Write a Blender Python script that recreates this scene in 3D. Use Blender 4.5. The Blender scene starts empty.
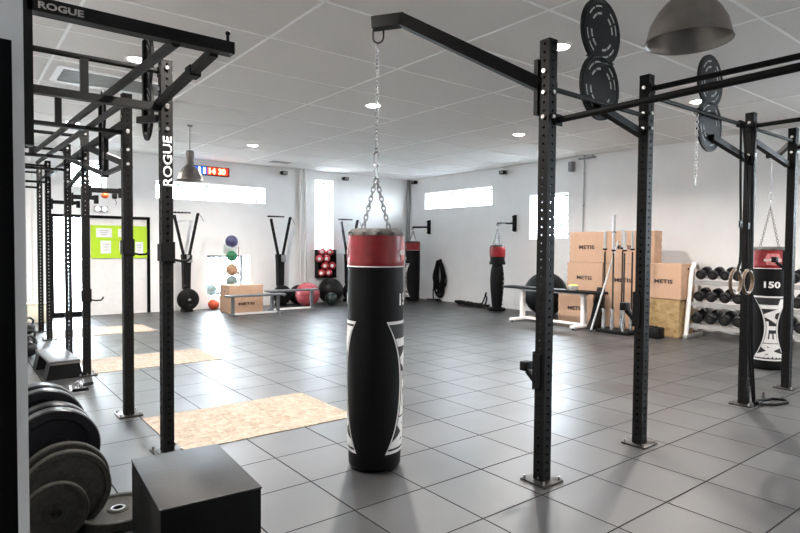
import bpy, bmesh, math, random
from mathutils import Vector, Matrix
random.seed(7)
S = bpy.context.scene
COL = S.collection
PI = math.pi
R = math.radians

# ------------------------------------------------------------------ materials
def mat(name, col, rough=.5, metal=0., noise=0., nscale=30., bump=0., bscale=200., spec=.5, emit=None, estr=0., coat=0., stretch=None, col2=None):
    m = bpy.data.materials.new(name); m.use_nodes = True
    n = m.node_tree.nodes; l = m.node_tree.links; b = n['Principled BSDF']
    b.inputs['Base Color'].default_value = (*col, 1); b.inputs['Roughness'].default_value = rough
    b.inputs['Metallic'].default_value = metal; b.inputs['Specular IOR Level'].default_value = spec
    b.inputs['Coat Weight'].default_value = coat
    if emit: b.inputs['Emission Color'].default_value = (*emit, 1); b.inputs['Emission Strength'].default_value = estr
    tc = n.new('ShaderNodeTexCoord')
    if noise or col2:
        mp = n.new('ShaderNodeMapping'); l.new(tc.outputs['Object'], mp.inputs[0])
        if stretch: mp.inputs['Scale'].default_value = stretch
        t = n.new('ShaderNodeTexNoise'); t.inputs['Scale'].default_value = nscale; t.inputs['Detail'].default_value = 4
        l.new(mp.outputs[0], t.inputs[0])
        r = n.new('ShaderNodeValToRGB'); r.color_ramp.elements[0].position = .3; r.color_ramp.elements[1].position = .7
        c2 = col2 or tuple(min(1, c*(1+noise)) for c in col); c1 = col if col2 else tuple(c*(1-noise) for c in col)
        r.color_ramp.elements[0].color = (*c1, 1); r.color_ramp.elements[1].color = (*c2, 1)
        l.new(t.outputs[0], r.inputs[0]); l.new(r.outputs[0], b.inputs['Base Color'])
    if bump:
        t2 = n.new('ShaderNodeTexNoise'); t2.inputs['Scale'].default_value = bscale; t2.inputs['Detail'].default_value = 3
        l.new(tc.outputs['Object'], t2.inputs[0])
        bp = n.new('ShaderNodeBump'); bp.inputs['Strength'].default_value = bump; bp.inputs['Distance'].default_value = .01
        l.new(t2.outputs[0], bp.inputs['Height']); l.new(bp.outputs[0], b.inputs['Normal'])
    return m

M = {}
M['steel_black'] = mat('black_powder_coat', (.003,.0027,.0027), .6, 0, .25, 40, .05, 600, spec=0.2)
M['steel_tube'] = mat('black_pipe', (.0028,.0026,.0026), .62, 0, .2, 25, spec=0.2)
M['zinc'] = mat('zinc_bolt', (.62,.6,.58), .3, 1)
M['chrome'] = mat('chrome', (.7,.7,.72), .22, 1, .08, 30)
M['galv'] = mat('galvanised_grey', (.23,.21,.195), .42, .7, .12, 14, .05, 60)
M['bench_grey'] = mat('bench_grey', (.11,.115,.125), .5, .1, .1, 20)
M['wall'] = mat('wall_paint', (.88,.875,.87), .85, 0, .02, 3, .05, 90)
M['white'] = mat('white_satin', (.82,.8,.78), .5, 0, .03, 12)
M['white_print'] = mat('white_print', (.78,.77,.76), .6, 0, .05, 60)
M['vinyl_black'] = mat('black_vinyl', (.0025,.0025,.0028), .55, 0, .2, 30, .12, 60, spec=0.18)
M['print_black'] = mat('black_print', (.015,.015,.016), .5, 0, .1, 50)
M['vinyl_red'] = mat('red_vinyl', (.24,.004,.008), .35, 0, .15, 16, .12, 40)
M['rubber'] = mat('black_rubber', (.003,.003,.0035), .55, 0, .2, 50, .1, 150, spec=0.2)
M['rubber_gloss'] = mat('worn_rubber', (.007,.007,.009), .35, 0, .3, 20, .05, 80, spec=0.3)
M['iron'] = mat('grey_cast_iron', (.036,.034,.03), .6, .2, .3, 45, .5, 180, spec=0.2)
M['box_black'] = mat('black_foam_box', (.004,.004,.004), .45, 0, .3, 5, .06, 40, spec=.12)
M['box_top'] = mat('black_foam_lit_top', (.010,.010,.011), .5, 0, .4, 6, .08, 50, spec=.3)  # lighter copy of the foam, carries the window sheen on the top
M['win_frame'] = mat('dark_window_frame', (.10,.10,.11), .45, .3, .1, 20)
M['door_black'] = mat('black_door', (.003,.003,.0035), .6, 0, .2, 10, spec=.08)
M['wood_ring'] = mat('ring_wood', (.13,.08,.045), .45, 0, .25, 30)
M['green_sheet'] = mat('lime_board', (.46,.68,.02), .6, 0, .03, 8)
M['paper'] = mat('paper', (.8,.8,.8), .7, 0, .03, 30)
M['ink'] = mat('ink', (.35,.35,.36), .7, 0, .1, 30)
M['cream'] = mat('cream_paint', (.78,.74,.6), .6, 0, .04, 10)
M['rope'] = mat('black_rope', (.006,.006,.007), .8, 0, .3, 120, .5, 300, spec=0.2)
M['ball_red'] = mat('red_ball', (.5,.035,.045), .4, 0, .08, 12)
M['ball_orange'] = mat('orange_ball', (.55,.08,.03), .45, 0, .1, 12)
M['ball_blue'] = mat('purple_blue_ball', (.06,.06,.15), .45, 0, .4, 9)
M['ball_green'] = mat('green_ball', (.02,.17,.07), .45, 0, .3, 9)
M['ball_tan'] = mat('tan_ball', (.4,.24,.14), .5, 0, .3, 12)
M['ball_grey'] = mat('grey_green_ball', (.15,.21,.21), .5, 0, .3, 9)
M['ball_black'] = mat('black_ball', (.008,.0085,.009), .38, 0, .2, 9, spec=0.2)
M['ball_dgreen'] = mat('dark_green_ball', (.006,.016,.015), .3, 0, .3, 9)
M['ball_dred'] = mat('crimson_ball', (.40,.07,.085), .4, 0, .1, 9)
M['plastic_orange'] = mat('orange_plastic', (.85,.12,.03), .4, 0, .05, 9)
M['lens'] = mat('emergency_lens', (.9,.9,.9), .3, 0, .02, 9, emit=(1,1,1), estr=.6)
M['lamp_on'] = mat('lit_diffuser', (1,1,1), .5, emit=(1,.93,.88), estr=22)
M['led_red'] = mat('red_led_digits', (1,.1,.02), .5, emit=(1,.28,.12), estr=3.2)
M['led_blue'] = mat('blue_led_digits', (.1,.3,1), .5, emit=(.45,.7,1), estr=3)
M['led_back_r'] = mat('red_display', (.5,.02,.01), .4, emit=(1,.03,.01), estr=.5)
M['led_back_b'] = mat('blue_display', (.02,.08,.5), .4, emit=(.02,.12,1), estr=.4)
M['bulb'] = mat('unlit_bulb', (.85,.8,.7), .25, 0, .03, 10)
M['leaf'] = mat('leaf', (.012,.05,.006), .6, 0, .4, 6)
M['concrete'] = mat('concrete', (.5,.49,.47), .9, 0, .1, 4)
M['metis_pink'] = mat('birch_plywood', (.44,.27,.175), .6, 0, nscale=14, stretch=(1,8,1), col2=(.5,.32,.215))
M['metis_print'] = mat('box_print', (.05,.03,.03), .6, 0, .1, 40)
M['vent_dark'] = mat('vent_louvre', (.2,.2,.19), .6, 0, .1, 9)
M['speaker'] = mat('grey_plastic', (.25,.25,.26), .5, 0, .05, 9)

M['lime'] = mat('lime_fruit', (.7,.75,.12), .5, 0, .1, 40)
M['sleeve_pale'] = mat('pale_steel', (.42,.41,.40), .35, .6, .08, 30)
M['pipe_grey'] = mat('grey_pipe', (.42,.43,.44), .5, 0, .05, 9)
M['plate_mat'] = mat('base_plate_steel', (.03,.028,.027), .4, .5, .15, 30)
M['grey_print'] = mat('grey_print', (.42,.42,.41), .6, 0, .3, 60)
M['grey_print2'] = mat('silver_lettering', (.33,.31,.30), .5, .2, .1, 80)
M['collar_mat'] = mat('collar_cloth', (.035,.03,.027), .7, 0, .4, 60, .3, 90)
M['chain_mat'] = mat('chain_steel', (.30,.30,.30), .35, .9, .1, 40)
M['badge_mat'] = mat('faded_badge', (.62,.2,.2), .5, 0, .25, 40)
M['step_top'] = mat('step_top', (.07,.07,.075), .4, 0, .15, 30)
M['pale_bar'] = mat('brushed_bar', (.6,.6,.6), .4, .4, .06, 30)
def osb(name, c1, c2, sc=42):
    m = mat(name, c1, .75, spec=.25); n = m.node_tree.nodes; l = m.node_tree.links; b = n['Principled BSDF']
    tc = n.new('ShaderNodeTexCoord')
    v = n.new('ShaderNodeTexVoronoi'); v.inputs['Scale'].default_value = sc
    mp = n.new('ShaderNodeMapping'); mp.inputs['Scale'].default_value = (1, .45, 1); mp.inputs['Rotation'].default_value = (0, 0, .5)
    l.new(tc.outputs['Object'], mp.inputs[0]); l.new(mp.outputs[0], v.inputs[0])
    v2 = n.new('ShaderNodeTexVoronoi'); v2.inputs['Scale'].default_value = sc*.8
    mp2 = n.new('ShaderNodeMapping'); mp2.inputs['Scale'].default_value = (.4, 1, 1); mp2.inputs['Rotation'].default_value = (0, 0, .3)
    l.new(tc.outputs['Object'], mp2.inputs[0]); l.new(mp2.outputs[0], v2.inputs[0])
    mx = n.new('ShaderNodeMixRGB'); mx.inputs[0].default_value = .5
    l.new(v.outputs['Color'], mx.inputs[1]); l.new(v2.outputs['Color'], mx.inputs[2])
    bw = n.new('ShaderNodeRGBToBW'); l.new(mx.outputs[0], bw.inputs[0])
    r = n.new('ShaderNodeValToRGB'); r.color_ramp.elements[0].position = .2; r.color_ramp.elements[1].position = .85
    r.color_ramp.elements[0].color = (*c1, 1); r.color_ramp.elements[1].color = (*c2, 1)
    l.new(bw.outputs[0], r.inputs[0]); l.new(r.outputs[0], b.inputs['Base Color'])
    return m
M['osb'] = osb('strand_board', (.225,.175,.13), (.38,.315,.25))
M['osb_box'] = osb('strand_board_box', (.24,.15,.065), (.42,.30,.15), 20)

def floor_mat():
    m = mat('rubber_tile_floor', (.08,.08,.08), .38); n = m.node_tree.nodes; l = m.node_tree.links; b = n['Principled BSDF']
    g = n.new('ShaderNodeNewGeometry'); sp = n.new('ShaderNodeSeparateXYZ'); l.new(g.outputs['Position'], sp.inputs[0])
    def math_(op, a, bb=None, c=None):
        k = n.new('ShaderNodeMath'); k.operation = op
        for i, q in enumerate((a, bb, c)):
            if q is None: continue
            if isinstance(q, (int, float)): k.inputs[i].default_value = q
            else: l.new(q, k.inputs[i])
        return k.outputs[0]
    ux = math_('DIVIDE', math_('SUBTRACT', sp.outputs[0], .265), .5)
    uy = math_('DIVIDE', math_('SUBTRACT', sp.outputs[1], .154), .5)
    def edge(u):
        f = math_('FRACT', u); return math_('MINIMUM', f, math_('SUBTRACT', 1., f))
    e = math_('MINIMUM', edge(ux), edge(uy))
    line = n.new('ShaderNodeMapRange'); line.interpolation_type = 'SMOOTHSTEP'
    line.inputs['From Min'].default_value = .006; line.inputs['From Max'].default_value = .016
    l.new(e, line.inputs[0])
    cb = n.new('ShaderNodeCombineXYZ'); l.new(math_('FLOOR', ux), cb.inputs[0]); l.new(math_('FLOOR', uy), cb.inputs[1])
    wn = n.new('ShaderNodeTexWhiteNoise'); wn.noise_dimensions = '2D'; l.new(cb.outputs[0], wn.inputs['Vector'])
    ns = n.new('ShaderNodeTexNoise'); ns.inputs['Scale'].default_value = 160; ns.inputs['Detail'].default_value = 2; l.new(g.outputs['Position'], ns.inputs[0])
    nb = n.new('ShaderNodeTexNoise'); nb.inputs['Scale'].default_value = 2.2; nb.inputs['Detail'].default_value = 5; l.new(g.outputs['Position'], nb.inputs[0])
    val = math_('ADD', math_('MULTIPLY', ns.outputs[0], .7), math_('ADD', math_('MULTIPLY', nb.outputs[0], .2), math_('MULTIPLY', wn.outputs[0], .22)))
    rr = n.new('ShaderNodeValToRGB'); rr.color_ramp.elements[0].position = .38; rr.color_ramp.elements[1].position = .82
    rr.color_ramp.elements[0].color = (.017,.0175,.018,1); rr.color_ramp.elements[1].color = (.054,.055,.057,1)
    l.new(val, rr.inputs[0])
    mx = n.new('ShaderNodeMixRGB'); mx.inputs[1].default_value = (.02,.02,.02,1); l.new(line.outputs[0], mx.inputs[0]); l.new(rr.outputs[0], mx.inputs[2])
    l.new(mx.outputs[0], b.inputs['Base Color'])
    ro = n.new('ShaderNodeMapRange'); ro.inputs['From Min'].default_value = .3; ro.inputs['From Max'].default_value = .75
    ro.inputs['To Min'].default_value = .37; ro.inputs['To Max'].default_value = .47
    l.new(math_('ADD', math_('MULTIPLY', nb.outputs[0], .7), math_('MULTIPLY', wn.outputs[0], .3)), ro.inputs[0]); l.new(ro.outputs[0], b.inputs['Roughness'])
    l.new(math_('MULTIPLY', line.outputs[0], .85), b.inputs['Specular IOR Level'])
    bp = n.new('ShaderNodeBump'); bp.inputs['Strength'].default_value = .35; bp.inputs['Distance'].default_value = .0025
    l.new(math_('ADD', line.outputs[0], math_('MULTIPLY', ns.outputs[0], .12)), bp.inputs['Height']); l.new(bp.outputs[0], b.inputs['Normal'])
    return m
def ceil_mat():
    m = mat('ceiling_tile', (.5,.5,.5), .9, spec=.2); n = m.node_tree.nodes; l = m.node_tree.links; b = n['Principled BSDF']
    g = n.new('ShaderNodeNewGeometry'); sp = n.new('ShaderNodeSeparateXYZ'); l.new(g.outputs['Position'], sp.inputs[0])
    ns = n.new('ShaderNodeTexNoise'); ns.inputs['Scale'].default_value = 90; ns.inputs['Detail'].default_value = 3; l.new(g.outputs['Position'], ns.inputs[0])
    rr = n.new('ShaderNodeValToRGB'); rr.color_ramp.elements[0].position = .35; rr.color_ramp.elements[1].position = .7
    rr.color_ramp.elements[0].color = (.74,.725,.71,1); rr.color_ramp.elements[1].color = (.79,.775,.76,1)
    l.new(ns.outputs[0], rr.inputs[0]); l.new(rr.outputs[0], b.inputs['Base Color'])
    return m
M['floor'] = floor_mat(); M['ceil'] = ceil_mat()
M['tbar'] = mat('ceiling_grid_white', (.97,.97,.97), .5, 0, .01, 9)
def glass():
    m = bpy.data.materials.new('window_glass'); m.use_nodes = True; n = m.node_tree.nodes; l = m.node_tree.links
    b = n['Principled BSDF']; o = n['Material Output']
    b.inputs['Base Color'].default_value = (.95,1,1,1); b.inputs['Roughness'].default_value = .03
    tr = n.new('ShaderNodeBsdfTransparent'); mx = n.new('ShaderNodeMixShader'); mx.inputs[0].default_value = .06
    l.new(tr.outputs[0], mx.inputs[1]); l.new(b.outputs[0], mx.inputs[2]); l.new(mx.outputs[0], o.inputs[0])
    return m
M['glass'] = glass()

# ------------------------------------------------------------------ mesh builder
class MB:
    def __init__(s): s.bm = bmesh.new()
    def box(s, c, d, rz=0, bev=0, mtx=None):
        m = mtx if mtx is not None else Matrix.Translation(c) @ Matrix.Rotation(rz, 4, 'Z')
        r = bmesh.ops.create_cube(s.bm, size=1, matrix=m @ Matrix.Diagonal((*d, 1)))
        if bev:
            es = list({e for v in r['verts'] for e in v.link_edges})
            bmesh.ops.bevel(s.bm, geom=es, offset=bev, segments=2, affect='EDGES', profile=.5)
        return s
    def beam(s, a, b, w, h, bev=0):           # rectangular bar between two points, h measured upwards
        a, b = Vector(a), Vector(b); d = b-a; x = d.normalized()
        z = Vector((0,0,1)) if abs(x.z) < .95 else Vector((0,1,0))
        y = z.cross(x).normalized(); z = x.cross(y)
        m = Matrix((x, y, z)).transposed().to_4x4(); m.translation = (a+b)/2
        return s.box(None, (d.length, w, h), mtx=m, bev=bev)
    def tube(s, a, b, r, r2=None, n=12):
        a, b = Vector(a), Vector(b); d = b-a
        m = Matrix.Translation((a+b)/2) @ d.to_track_quat('Z', 'Y').to_matrix().to_4x4()
        bmesh.ops.create_cone(s.bm, cap_ends=True, segments=n, radius1=r, radius2=r if r2 is None else r2, depth=d.length, matrix=m)
        return s
    def path(s, pts, r, n=8, closed=False):
        pts = [Vector(p) for p in pts]; rings = []; N = len(pts); up = None
        for i, p in enumerate(pts):
            if closed: t = (pts[(i+1) % N]-pts[i-1])
            else: t = pts[min(i+1, N-1)]-pts[max(i-1, 0)]
            t.normalize()
            if up is None:
                up = Vector((0,0,1)) if abs(t.z) < .9 else Vector((1,0,0))
            x = up.cross(t)
            if x.length < 1e-4: x = Vector((1,0,0)).cross(t)
            x.normalize(); y = t.cross(x); up = y
            rings.append([s.bm.verts.new(p+r*(math.cos(2*PI*k/n)*x+math.sin(2*PI*k/n)*y)) for k in range(n)])
        for i in range(N if closed else N-1):
            A, B = rings[i], rings[(i+1) % N]
            for k in range(n): s.bm.faces.new((A[k], A[(k+1) % n], B[(k+1) % n], B[k]))
        if not closed:
            s.bm.faces.new(rings[0][::-1]); s.bm.faces.new(rings[-1])
        return s
    def lathe(s, prof, c=(0,0,0), n=32, mtx=None):
        m = mtx if mtx is not None else Matrix.Translation(c); rings = []
        for r, z in prof:
            if r < 1e-6: rings.append([s.bm.verts.new(m @ Vector((0,0,z)))])
            else: rings.append([s.bm.verts.new(m @ Vector((r*math.cos(2*PI*k/n), r*math.sin(2*PI*k/n), z))) for k in range(n)])
        for A, B in zip(rings, rings[1:]):
            for k in range(n):
                k2 = (k+1) % n
                if len(A) == 1 and len(B) == 1: continue
                if len(A) == 1: s.bm.faces.new((A[0], B[k2], B[k]))
                elif len(B) == 1: s.bm.faces.new((A[k], A[k2], B[0]))
                else: s.bm.faces.new((A[k], A[k2], B[k2], B[k]))
        return s
    def sphere(s, c, r, sc=(1,1,1), u=24, v=14):
        bmesh.ops.create_uvsphere(s.bm, u_segments=u, v_segments=v, radius=r, matrix=Matrix.Translation(c) @ Matrix.Diagonal((*sc, 1)))
        return s
    def torus(s, c, R_, r, axis='y', n=40, k=10, sc=(1,1)):
        pts = []
        for i in range(n):
            a = 2*PI*i/n; u, v = R_*math.cos(a)*sc[0], R_*math.sin(a)*sc[1]
            p = {'y': (u,0,v), 'x': (0,u,v), 'z': (u,v,0)}[axis]
            pts.append(Vector(c)+Vector(p))
        return s.path(pts, r, k, True)
    def prism(s, poly, lo, hi, axis='y'):      # polygon extruded along an axis
        def P(u, v, w): return {'y': (u,w,v), 'x': (w,u,v), 'z': (u,v,w)}[axis]
        A = [s.bm.verts.new(P(u, v, lo)) for u, v in poly]; B = [s.bm.verts.new(P(u, v, hi)) for u, v in poly]
        s.bm.faces.new(A); s.bm.faces.new(B[::-1]); n = len(poly)
        for i in range(n): s.bm.faces.new((A[i], B[i], B[(i+1) % n], A[(i+1) % n]))
        return s
    def link(s, c, L, W, r, ang):              # one chain link, long axis z
        pts = []
        for i in range(16):
            a = 2*PI*i/16; u = W/2*math.cos(a); v = (L/2-W/2)*(1 if math.sin(a) > 0 else -1)+W/2*math.sin(a)
            if abs(math.sin(a)) < 1e-6: v = 0
            pts.append((u*math.cos(ang), u*math.sin(ang), v))
        return s.path([Vector(c)+Vector(p) for p in pts], r, 6, True)
    def chain(s, a, b, L, W, r):
        a, b = Vector(a), Vector(b); d = b-a; st = L-2.2*r; n = max(1, round(d.length/st)); q = d.to_track_quat('Z', 'Y').to_matrix()
        for i in range(n):
            c = a+d*((i+.5)/n); pts = []
            for j in range(14):
                t = 2*PI*j/14; u = W/2*math.cos(t); v = (L/2-W/2)*(1 if math.sin(t) > 1e-6 else (-1 if math.sin(t) < -1e-6 else 0))+W/2*math.sin(t)
                p = Vector((u, 0, v)) if i % 2 else Vector((0, u, v))
                pts.append(c+q @ p)
            s.path(pts, r, 6, True)
        return s
    def build(s, name, m, parent=None, smooth=True, loc=None, ang=35):
        bmesh.ops.recalc_face_normals(s.bm, faces=s.bm.faces)
        me = bpy.data.meshes.new(name); s.bm.to_mesh(me); s.bm.free()
        me.materials.append(M[m] if isinstance(m, str) else m)
        if smooth:
            for p in me.polygons: p.use_smooth = True
            me.set_sharp_from_angle(angle=R(ang))
        o = bpy.data.objects.new(name, me); COL.objects.link(o)
        if parent: o.parent = parent
        if loc: o.location = loc
        return o

def thing(name, label, cat, loc=(0,0,0), rz=0, group=None):
    o = bpy.data.objects.new(name, None); COL.objects.link(o); o.empty_display_size = .1
    o.location = loc; o.rotation_euler = (0,0,rz); o['label'] = label; o['category'] = cat
    if group: o['group'] = group
    return o
def tag(o, label, cat, group=None):
    o['label'] = label; o['category'] = cat
    if group: o['group'] = group
    return o
def struct(o): o['kind'] = 'structure'; return o
def dup(root, loc, rz=None, label=None, group=None, parent=None):
    r = root.copy(); COL.objects.link(r); r.location = loc
    if rz is not None: r.rotation_euler = (0,0,rz)
    if label: r['label'] = label
    if group: r['group'] = group
    if parent: r.parent = parent
    for ch in list(root.children):
        c = ch.copy(); COL.objects.link(c); c.parent = r
        for g in list(ch.children):
            d = g.copy(); COL.objects.link(d); d.parent = c
    return r

def text_mesh(txt, ext=0., bold=0.):
    cu = bpy.data.curves.new('lettering', 'FONT'); cu.body = txt; cu.size = 1; cu.extrude = ext; cu.offset = bold
    cu.align_x = 'CENTER'; cu.align_y = 'CENTER'; cu.resolution_u = 3
    o = bpy.data.objects.new('lettering', cu); COL.objects.link(o)
    bpy.context.view_layer.update()
    dg = bpy.context.evaluated_depsgraph_get()
    me = bpy.data.meshes.new_from_object(o.evaluated_get(dg))
    bpy.data.objects.remove(o); bpy.data.curves.remove(cu)
    xs = [v.co.x for v in me.vertices]; ys = [v.co.y for v in me.vertices]
    cx, cy = (min(xs)+max(xs))/2, (min(ys)+max(ys))/2
    for v in me.vertices: v.co.x -= cx; v.co.y -= cy
    me['w'] = max(xs)-min(xs); me['h'] = max(ys)-min(ys)
    return me
def lettering(txt, width, height, m, mtx, parent, bold=.012, name='lettering'):
    me = text_mesh(txt, .0, bold); w, h = me['w'], me['h']
    for v in me.vertices: v.co = Vector((v.co.x*width/w, v.co.y*height/h, 0))
    bm = bmesh.new(); bm.from_mesh(me)
    r = bmesh.ops.extrude_face_region(bm, geom=bm.faces[:])
    for e in r['geom']:
        if isinstance(e, bmesh.types.BMVert): e.co.z += .0015
    bmesh.ops.recalc_face_normals(bm, faces=bm.faces); bm.to_mesh(me); bm.free()
    me.transform(mtx); me.materials.clear(); me.materials.append(M[m])
    o = bpy.data.objects.new(name, me); COL.objects.link(o); o.parent = parent
    return o
def frame(o, x, y, z=None):                     # matrix from text plane axes
    x, y = Vector(x).normalized(), Vector(y).normalized(); z = x.cross(y)
    m = Matrix((x, y, z)).transposed().to_4x4(); m.translation = Vector(o)+z*.001
    return m

# ------------------------------------------------------------------ the room
X0, X1, Y1, H = .17, 10.74, 13.38, 3.46
YC = 1.93                                       # where the left wall ends
XM, YM, TH = -2.2, -2.6, .6
struct(MB().box(((XM+X1)/2+.3, (YM+Y1)/2+.3, -.1), (X1-XM+2.2, Y1-YM+2.2, .2)).build('floor', 'floor', smooth=False))
struct(MB().box(((XM+X1)/2, (YM+Y1)/2, H+.1), (X1-XM+1.4, Y1-YM+1.4, .2)).build('ceiling', 'ceil', smooth=False))
tb = MB()
yy = -2.05
ys = [2.07+1.03*k for k in range(-4, 11)]; xs = [.89+1.54*k for k in range(-2, 7)]
for y in ys: tb.box(((XM+X1)/2, y, H-.003), (X1-XM, .022, .006))
for x in xs: tb.box((x, (YM+Y1)/2, H-.003), (.026, Y1-YM, .006))
struct(tb.build('trim_1', 'tbar', smooth=False))

def wall_with_holes(name, u0, u1, holes, place):
    # holes: (ua, ub, za, zb); place(u, z) -> box centre/size function
    us = sorted({u0, u1, *[h[0] for h in holes], *[h[1] for h in holes]}); zs = sorted({-.05, H+.05, *[h[2] for h in holes], *[h[3] for h in holes]})
    b = bmesh.new(); cache = {}
    def V(i, j, k):
        if (i, j, k) not in cache: cache[(i, j, k)] = b.verts.new(place(us[i], zs[j], k))
        return cache[(i, j, k)]
    def solid(i, j):
        if i < 0 or j < 0 or i >= len(us)-1 or j >= len(zs)-1: return False
        u, z = (us[i]+us[i+1])/2, (zs[j]+zs[j+1])/2
        return not any(h[0] < u < h[1] and h[2] < z < h[3] for h in holes)
    for i in range(len(us)-1):
        for j in range(len(zs)-1):
            if not solid(i, j): continue
            for k in (0, 1): b.faces.new([V(i,j,k), V(i+1,j,k), V(i+1,j+1,k), V(i,j+1,k)])
            if not solid(i-1, j): b.faces.new([V(i,j,0), V(i,j,1), V(i,j+1,1), V(i,j+1,0)])
            if not solid(i+1, j): b.faces.new([V(i+1,j,0), V(i+1,j,1), V(i+1,j+1,1), V(i+1,j+1,0)])
            if not solid(i, j-1): b.faces.new([V(i,j,0), V(i,j,1), V(i+1,j,1), V(i+1,j,0)])
            if not solid(i, j+1): b.faces.new([V(i,j+1,0), V(i,j+1,1), V(i+1,j+1,1), V(i+1,j+1,0)])
    w = MB(); w.bm.free(); w.bm = b
    return struct(w.build(name, 'wall', smooth=False))

BW = dict(w0=(1.93, 2.62, 2.67, 3.22), w1=(3.6, 6.18, 2.53, 2.91), w2=(7.59, 8.14, 1.38, 3.23), w3=(4.73, 5.79, .29, 1.25), d=(1.6, 3.48, -.05, 2.09))
wall_with_holes('wall_back', -.3, X1+TH, list(BW.values()), lambda u, z, k: (u, Y1+TH*k, z))
RW = dict(w4=(10.05, 12.63, 2.565, 3.02), w5=(7.78, 8.84, 1.69, 2.71))
RW_fill = dict(fill_w6=(-.9, 1.3, 1.7, 2.7))  # unseen window opening, added to bring in fill light
wall_with_holes('wall_right', YM, Y1, list(RW.values())+list(RW_fill.values()), lambda u, z, k: (X1+TH*k, u, z))
struct(MB().box(((X0-.3)/2, (YC+Y1+TH)/2, H/2), (X0+.3, Y1+TH-YC, H+.1)).box(((XM-.3)/2-.15, YC+.1, H/2), (-XM-.0, .2, H+.1)).build('wall_left', 'wall', smooth=False))
wall_with_holes('wall_rear', XM, X1+TH, [], lambda u, z, k: (u, YM-.3*k, z))
struct(MB().box((XM-.1, (YM+YC)/2, H/2), (.2, YC-YM+.4, H+.1)).build('wall_side', 'wall', smooth=False))
struct(MB().box((-.2, YC-.027, 1.0), (.678, .05, 2.03)).build('door_2', 'door_black', smooth=False))

def window(n, axis, a, b, z0, z1, mull=(), depth=.5, fw=.05):
    f = MB(); gl = MB()
    def bx(mb, u, z, du, dz, t, off=0):
        if axis == 'y': mb.box((u, Y1+depth+off, z), (du, t, dz))
        elif axis == 'yr': mb.box((u, YM-.2, z), (du, t, dz))
        else: mb.box((X1+depth+off, u, z), (t, du, dz))
    bx(f, (a+b)/2, z0+fw/2, b-a, fw, .06); bx(f, (a+b)/2, z1-fw/2, b-a, fw, .06)
    bx(f, a+fw/2, (z0+z1)/2, fw, z1-z0-2*fw, .06); bx(f, b-fw/2, (z0+z1)/2, fw, z1-z0-2*fw, .06)
    for u in mull: bx(f, u, (z0+z1)/2, fw*.8, z1-z0-2*fw, .06)
    o = struct(f.build('window_%d' % n, 'win_frame', smooth=False))
    bx(gl, (a+b)/2, (z0+z1)/2, b-a-2*fw, z1-z0-2*fw, .012)
    gl.build('glass', 'glass', o, smooth=False)
window(1, 'y', *BW['w1'], fw=.035); window(2, 'y', *BW['w2'], fw=.035); window(3, 'y', *BW['w3'], fw=.06)
window(4, 'x', *RW['w4'], fw=.035); window(5, 'x', *RW['w5'], fw=.035); window(6, 'y', *BW['w0'], mull=(), fw=.035)
window(7, 'x', *RW_fill['fill_w6'], fw=.035)  # frame and glass of the added fill opening

# glazed door with white side panel
d = MB(); zt = 2.09
for x, w in ((1.625, .05), (2.215, .07), (3.45, .06)): d.box((x, Y1+.06, zt/2), (w, .08, zt))
d.box((2.54, Y1+.06, zt-.03), (1.78, .078, .06)); d.box((1.92, Y1+.06, .05), (.54, .078, .1))
dr = struct(d.build('door_1', 'door_black', smooth=False))
MB().box((1.92, Y1+.06, 1.05), (.54, .012, 1.9)).build('glass', 'glass', dr, smooth=False)
MB().box((2.835, Y1+.07, 1.015), (1.17, .04, 2.03)).box((2.835, Y1+.046, .78), (1.17, .008, .03)).build('door_panel', 'white', dr, smooth=False)
MB().tube((2.15, Y1-.02, .9), (2.15, Y1-.02, 1.3), .014).build('door_handle', 'win_frame', dr)

# outdoors
struct(MB().box((5, 30, -.12), (70, 31, .1)).build('ground_outside', 'concrete', smooth=False))
struct(MB().box((26, 5, -.12), (27.5, 60, .1)).build('ground_outside_right', 'concrete', smooth=False))
def bush(loc, h, r, label, seed, grp=None):
    rnd = random.Random(seed); t = thing('shrub', label, 'shrub', loc)
    MB().tube((0,0,0), (0,0,h*.6), .05, .03).build('stem', 'rope', t)
    b = MB()
    for i in range(420):
        a = rnd.uniform(0, 2*PI); rr = r*rnd.random()**.5; z = h*rnd.uniform(.3, 1)
        c = Vector((rr*math.cos(a), rr*math.sin(a), z)); q = Matrix.Rotation(rnd.uniform(0, 6), 3, Vector((rnd.random(), rnd.random(), rnd.random())).normalized())
        vs = [b.bm.verts.new(c+q @ Vector(p)) for p in ((-.09,0,0), (0,.05,.01), (.09,0,0), (0,-.05,.01))]
        b.bm.faces.new(vs)
    b.build('foliage', 'leaf', t, smooth=False)
bush((13.2, 9.5, 0), 2.5, .5, 'green leafy shrub outside the right wall window', 3)

# ------------------------------------------------------------------ floor inlays
for i, (x0, x1, y0, y1, lab) in enumerate([
        (1.265, 2.765, 4.154, 5.154, 'large pale strand board panel in the floor nearest the hanging bag'),
        (1.265, 2.765, 7.3, 8.25, 'middle strand board panel set in the rubber floor'),
        (1.265, 2.8, 10.4, 11.4, 'farthest strand board panel set in the floor near the door')]):
    tag(MB().box(((x0+x1)/2, (y0+y1)/2, .002), (x1-x0, y1-y0, .006)).build('floor_board', 'osb', smooth=False), lab, 'floor board', 'strand board panels in the rubber floor')

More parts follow.
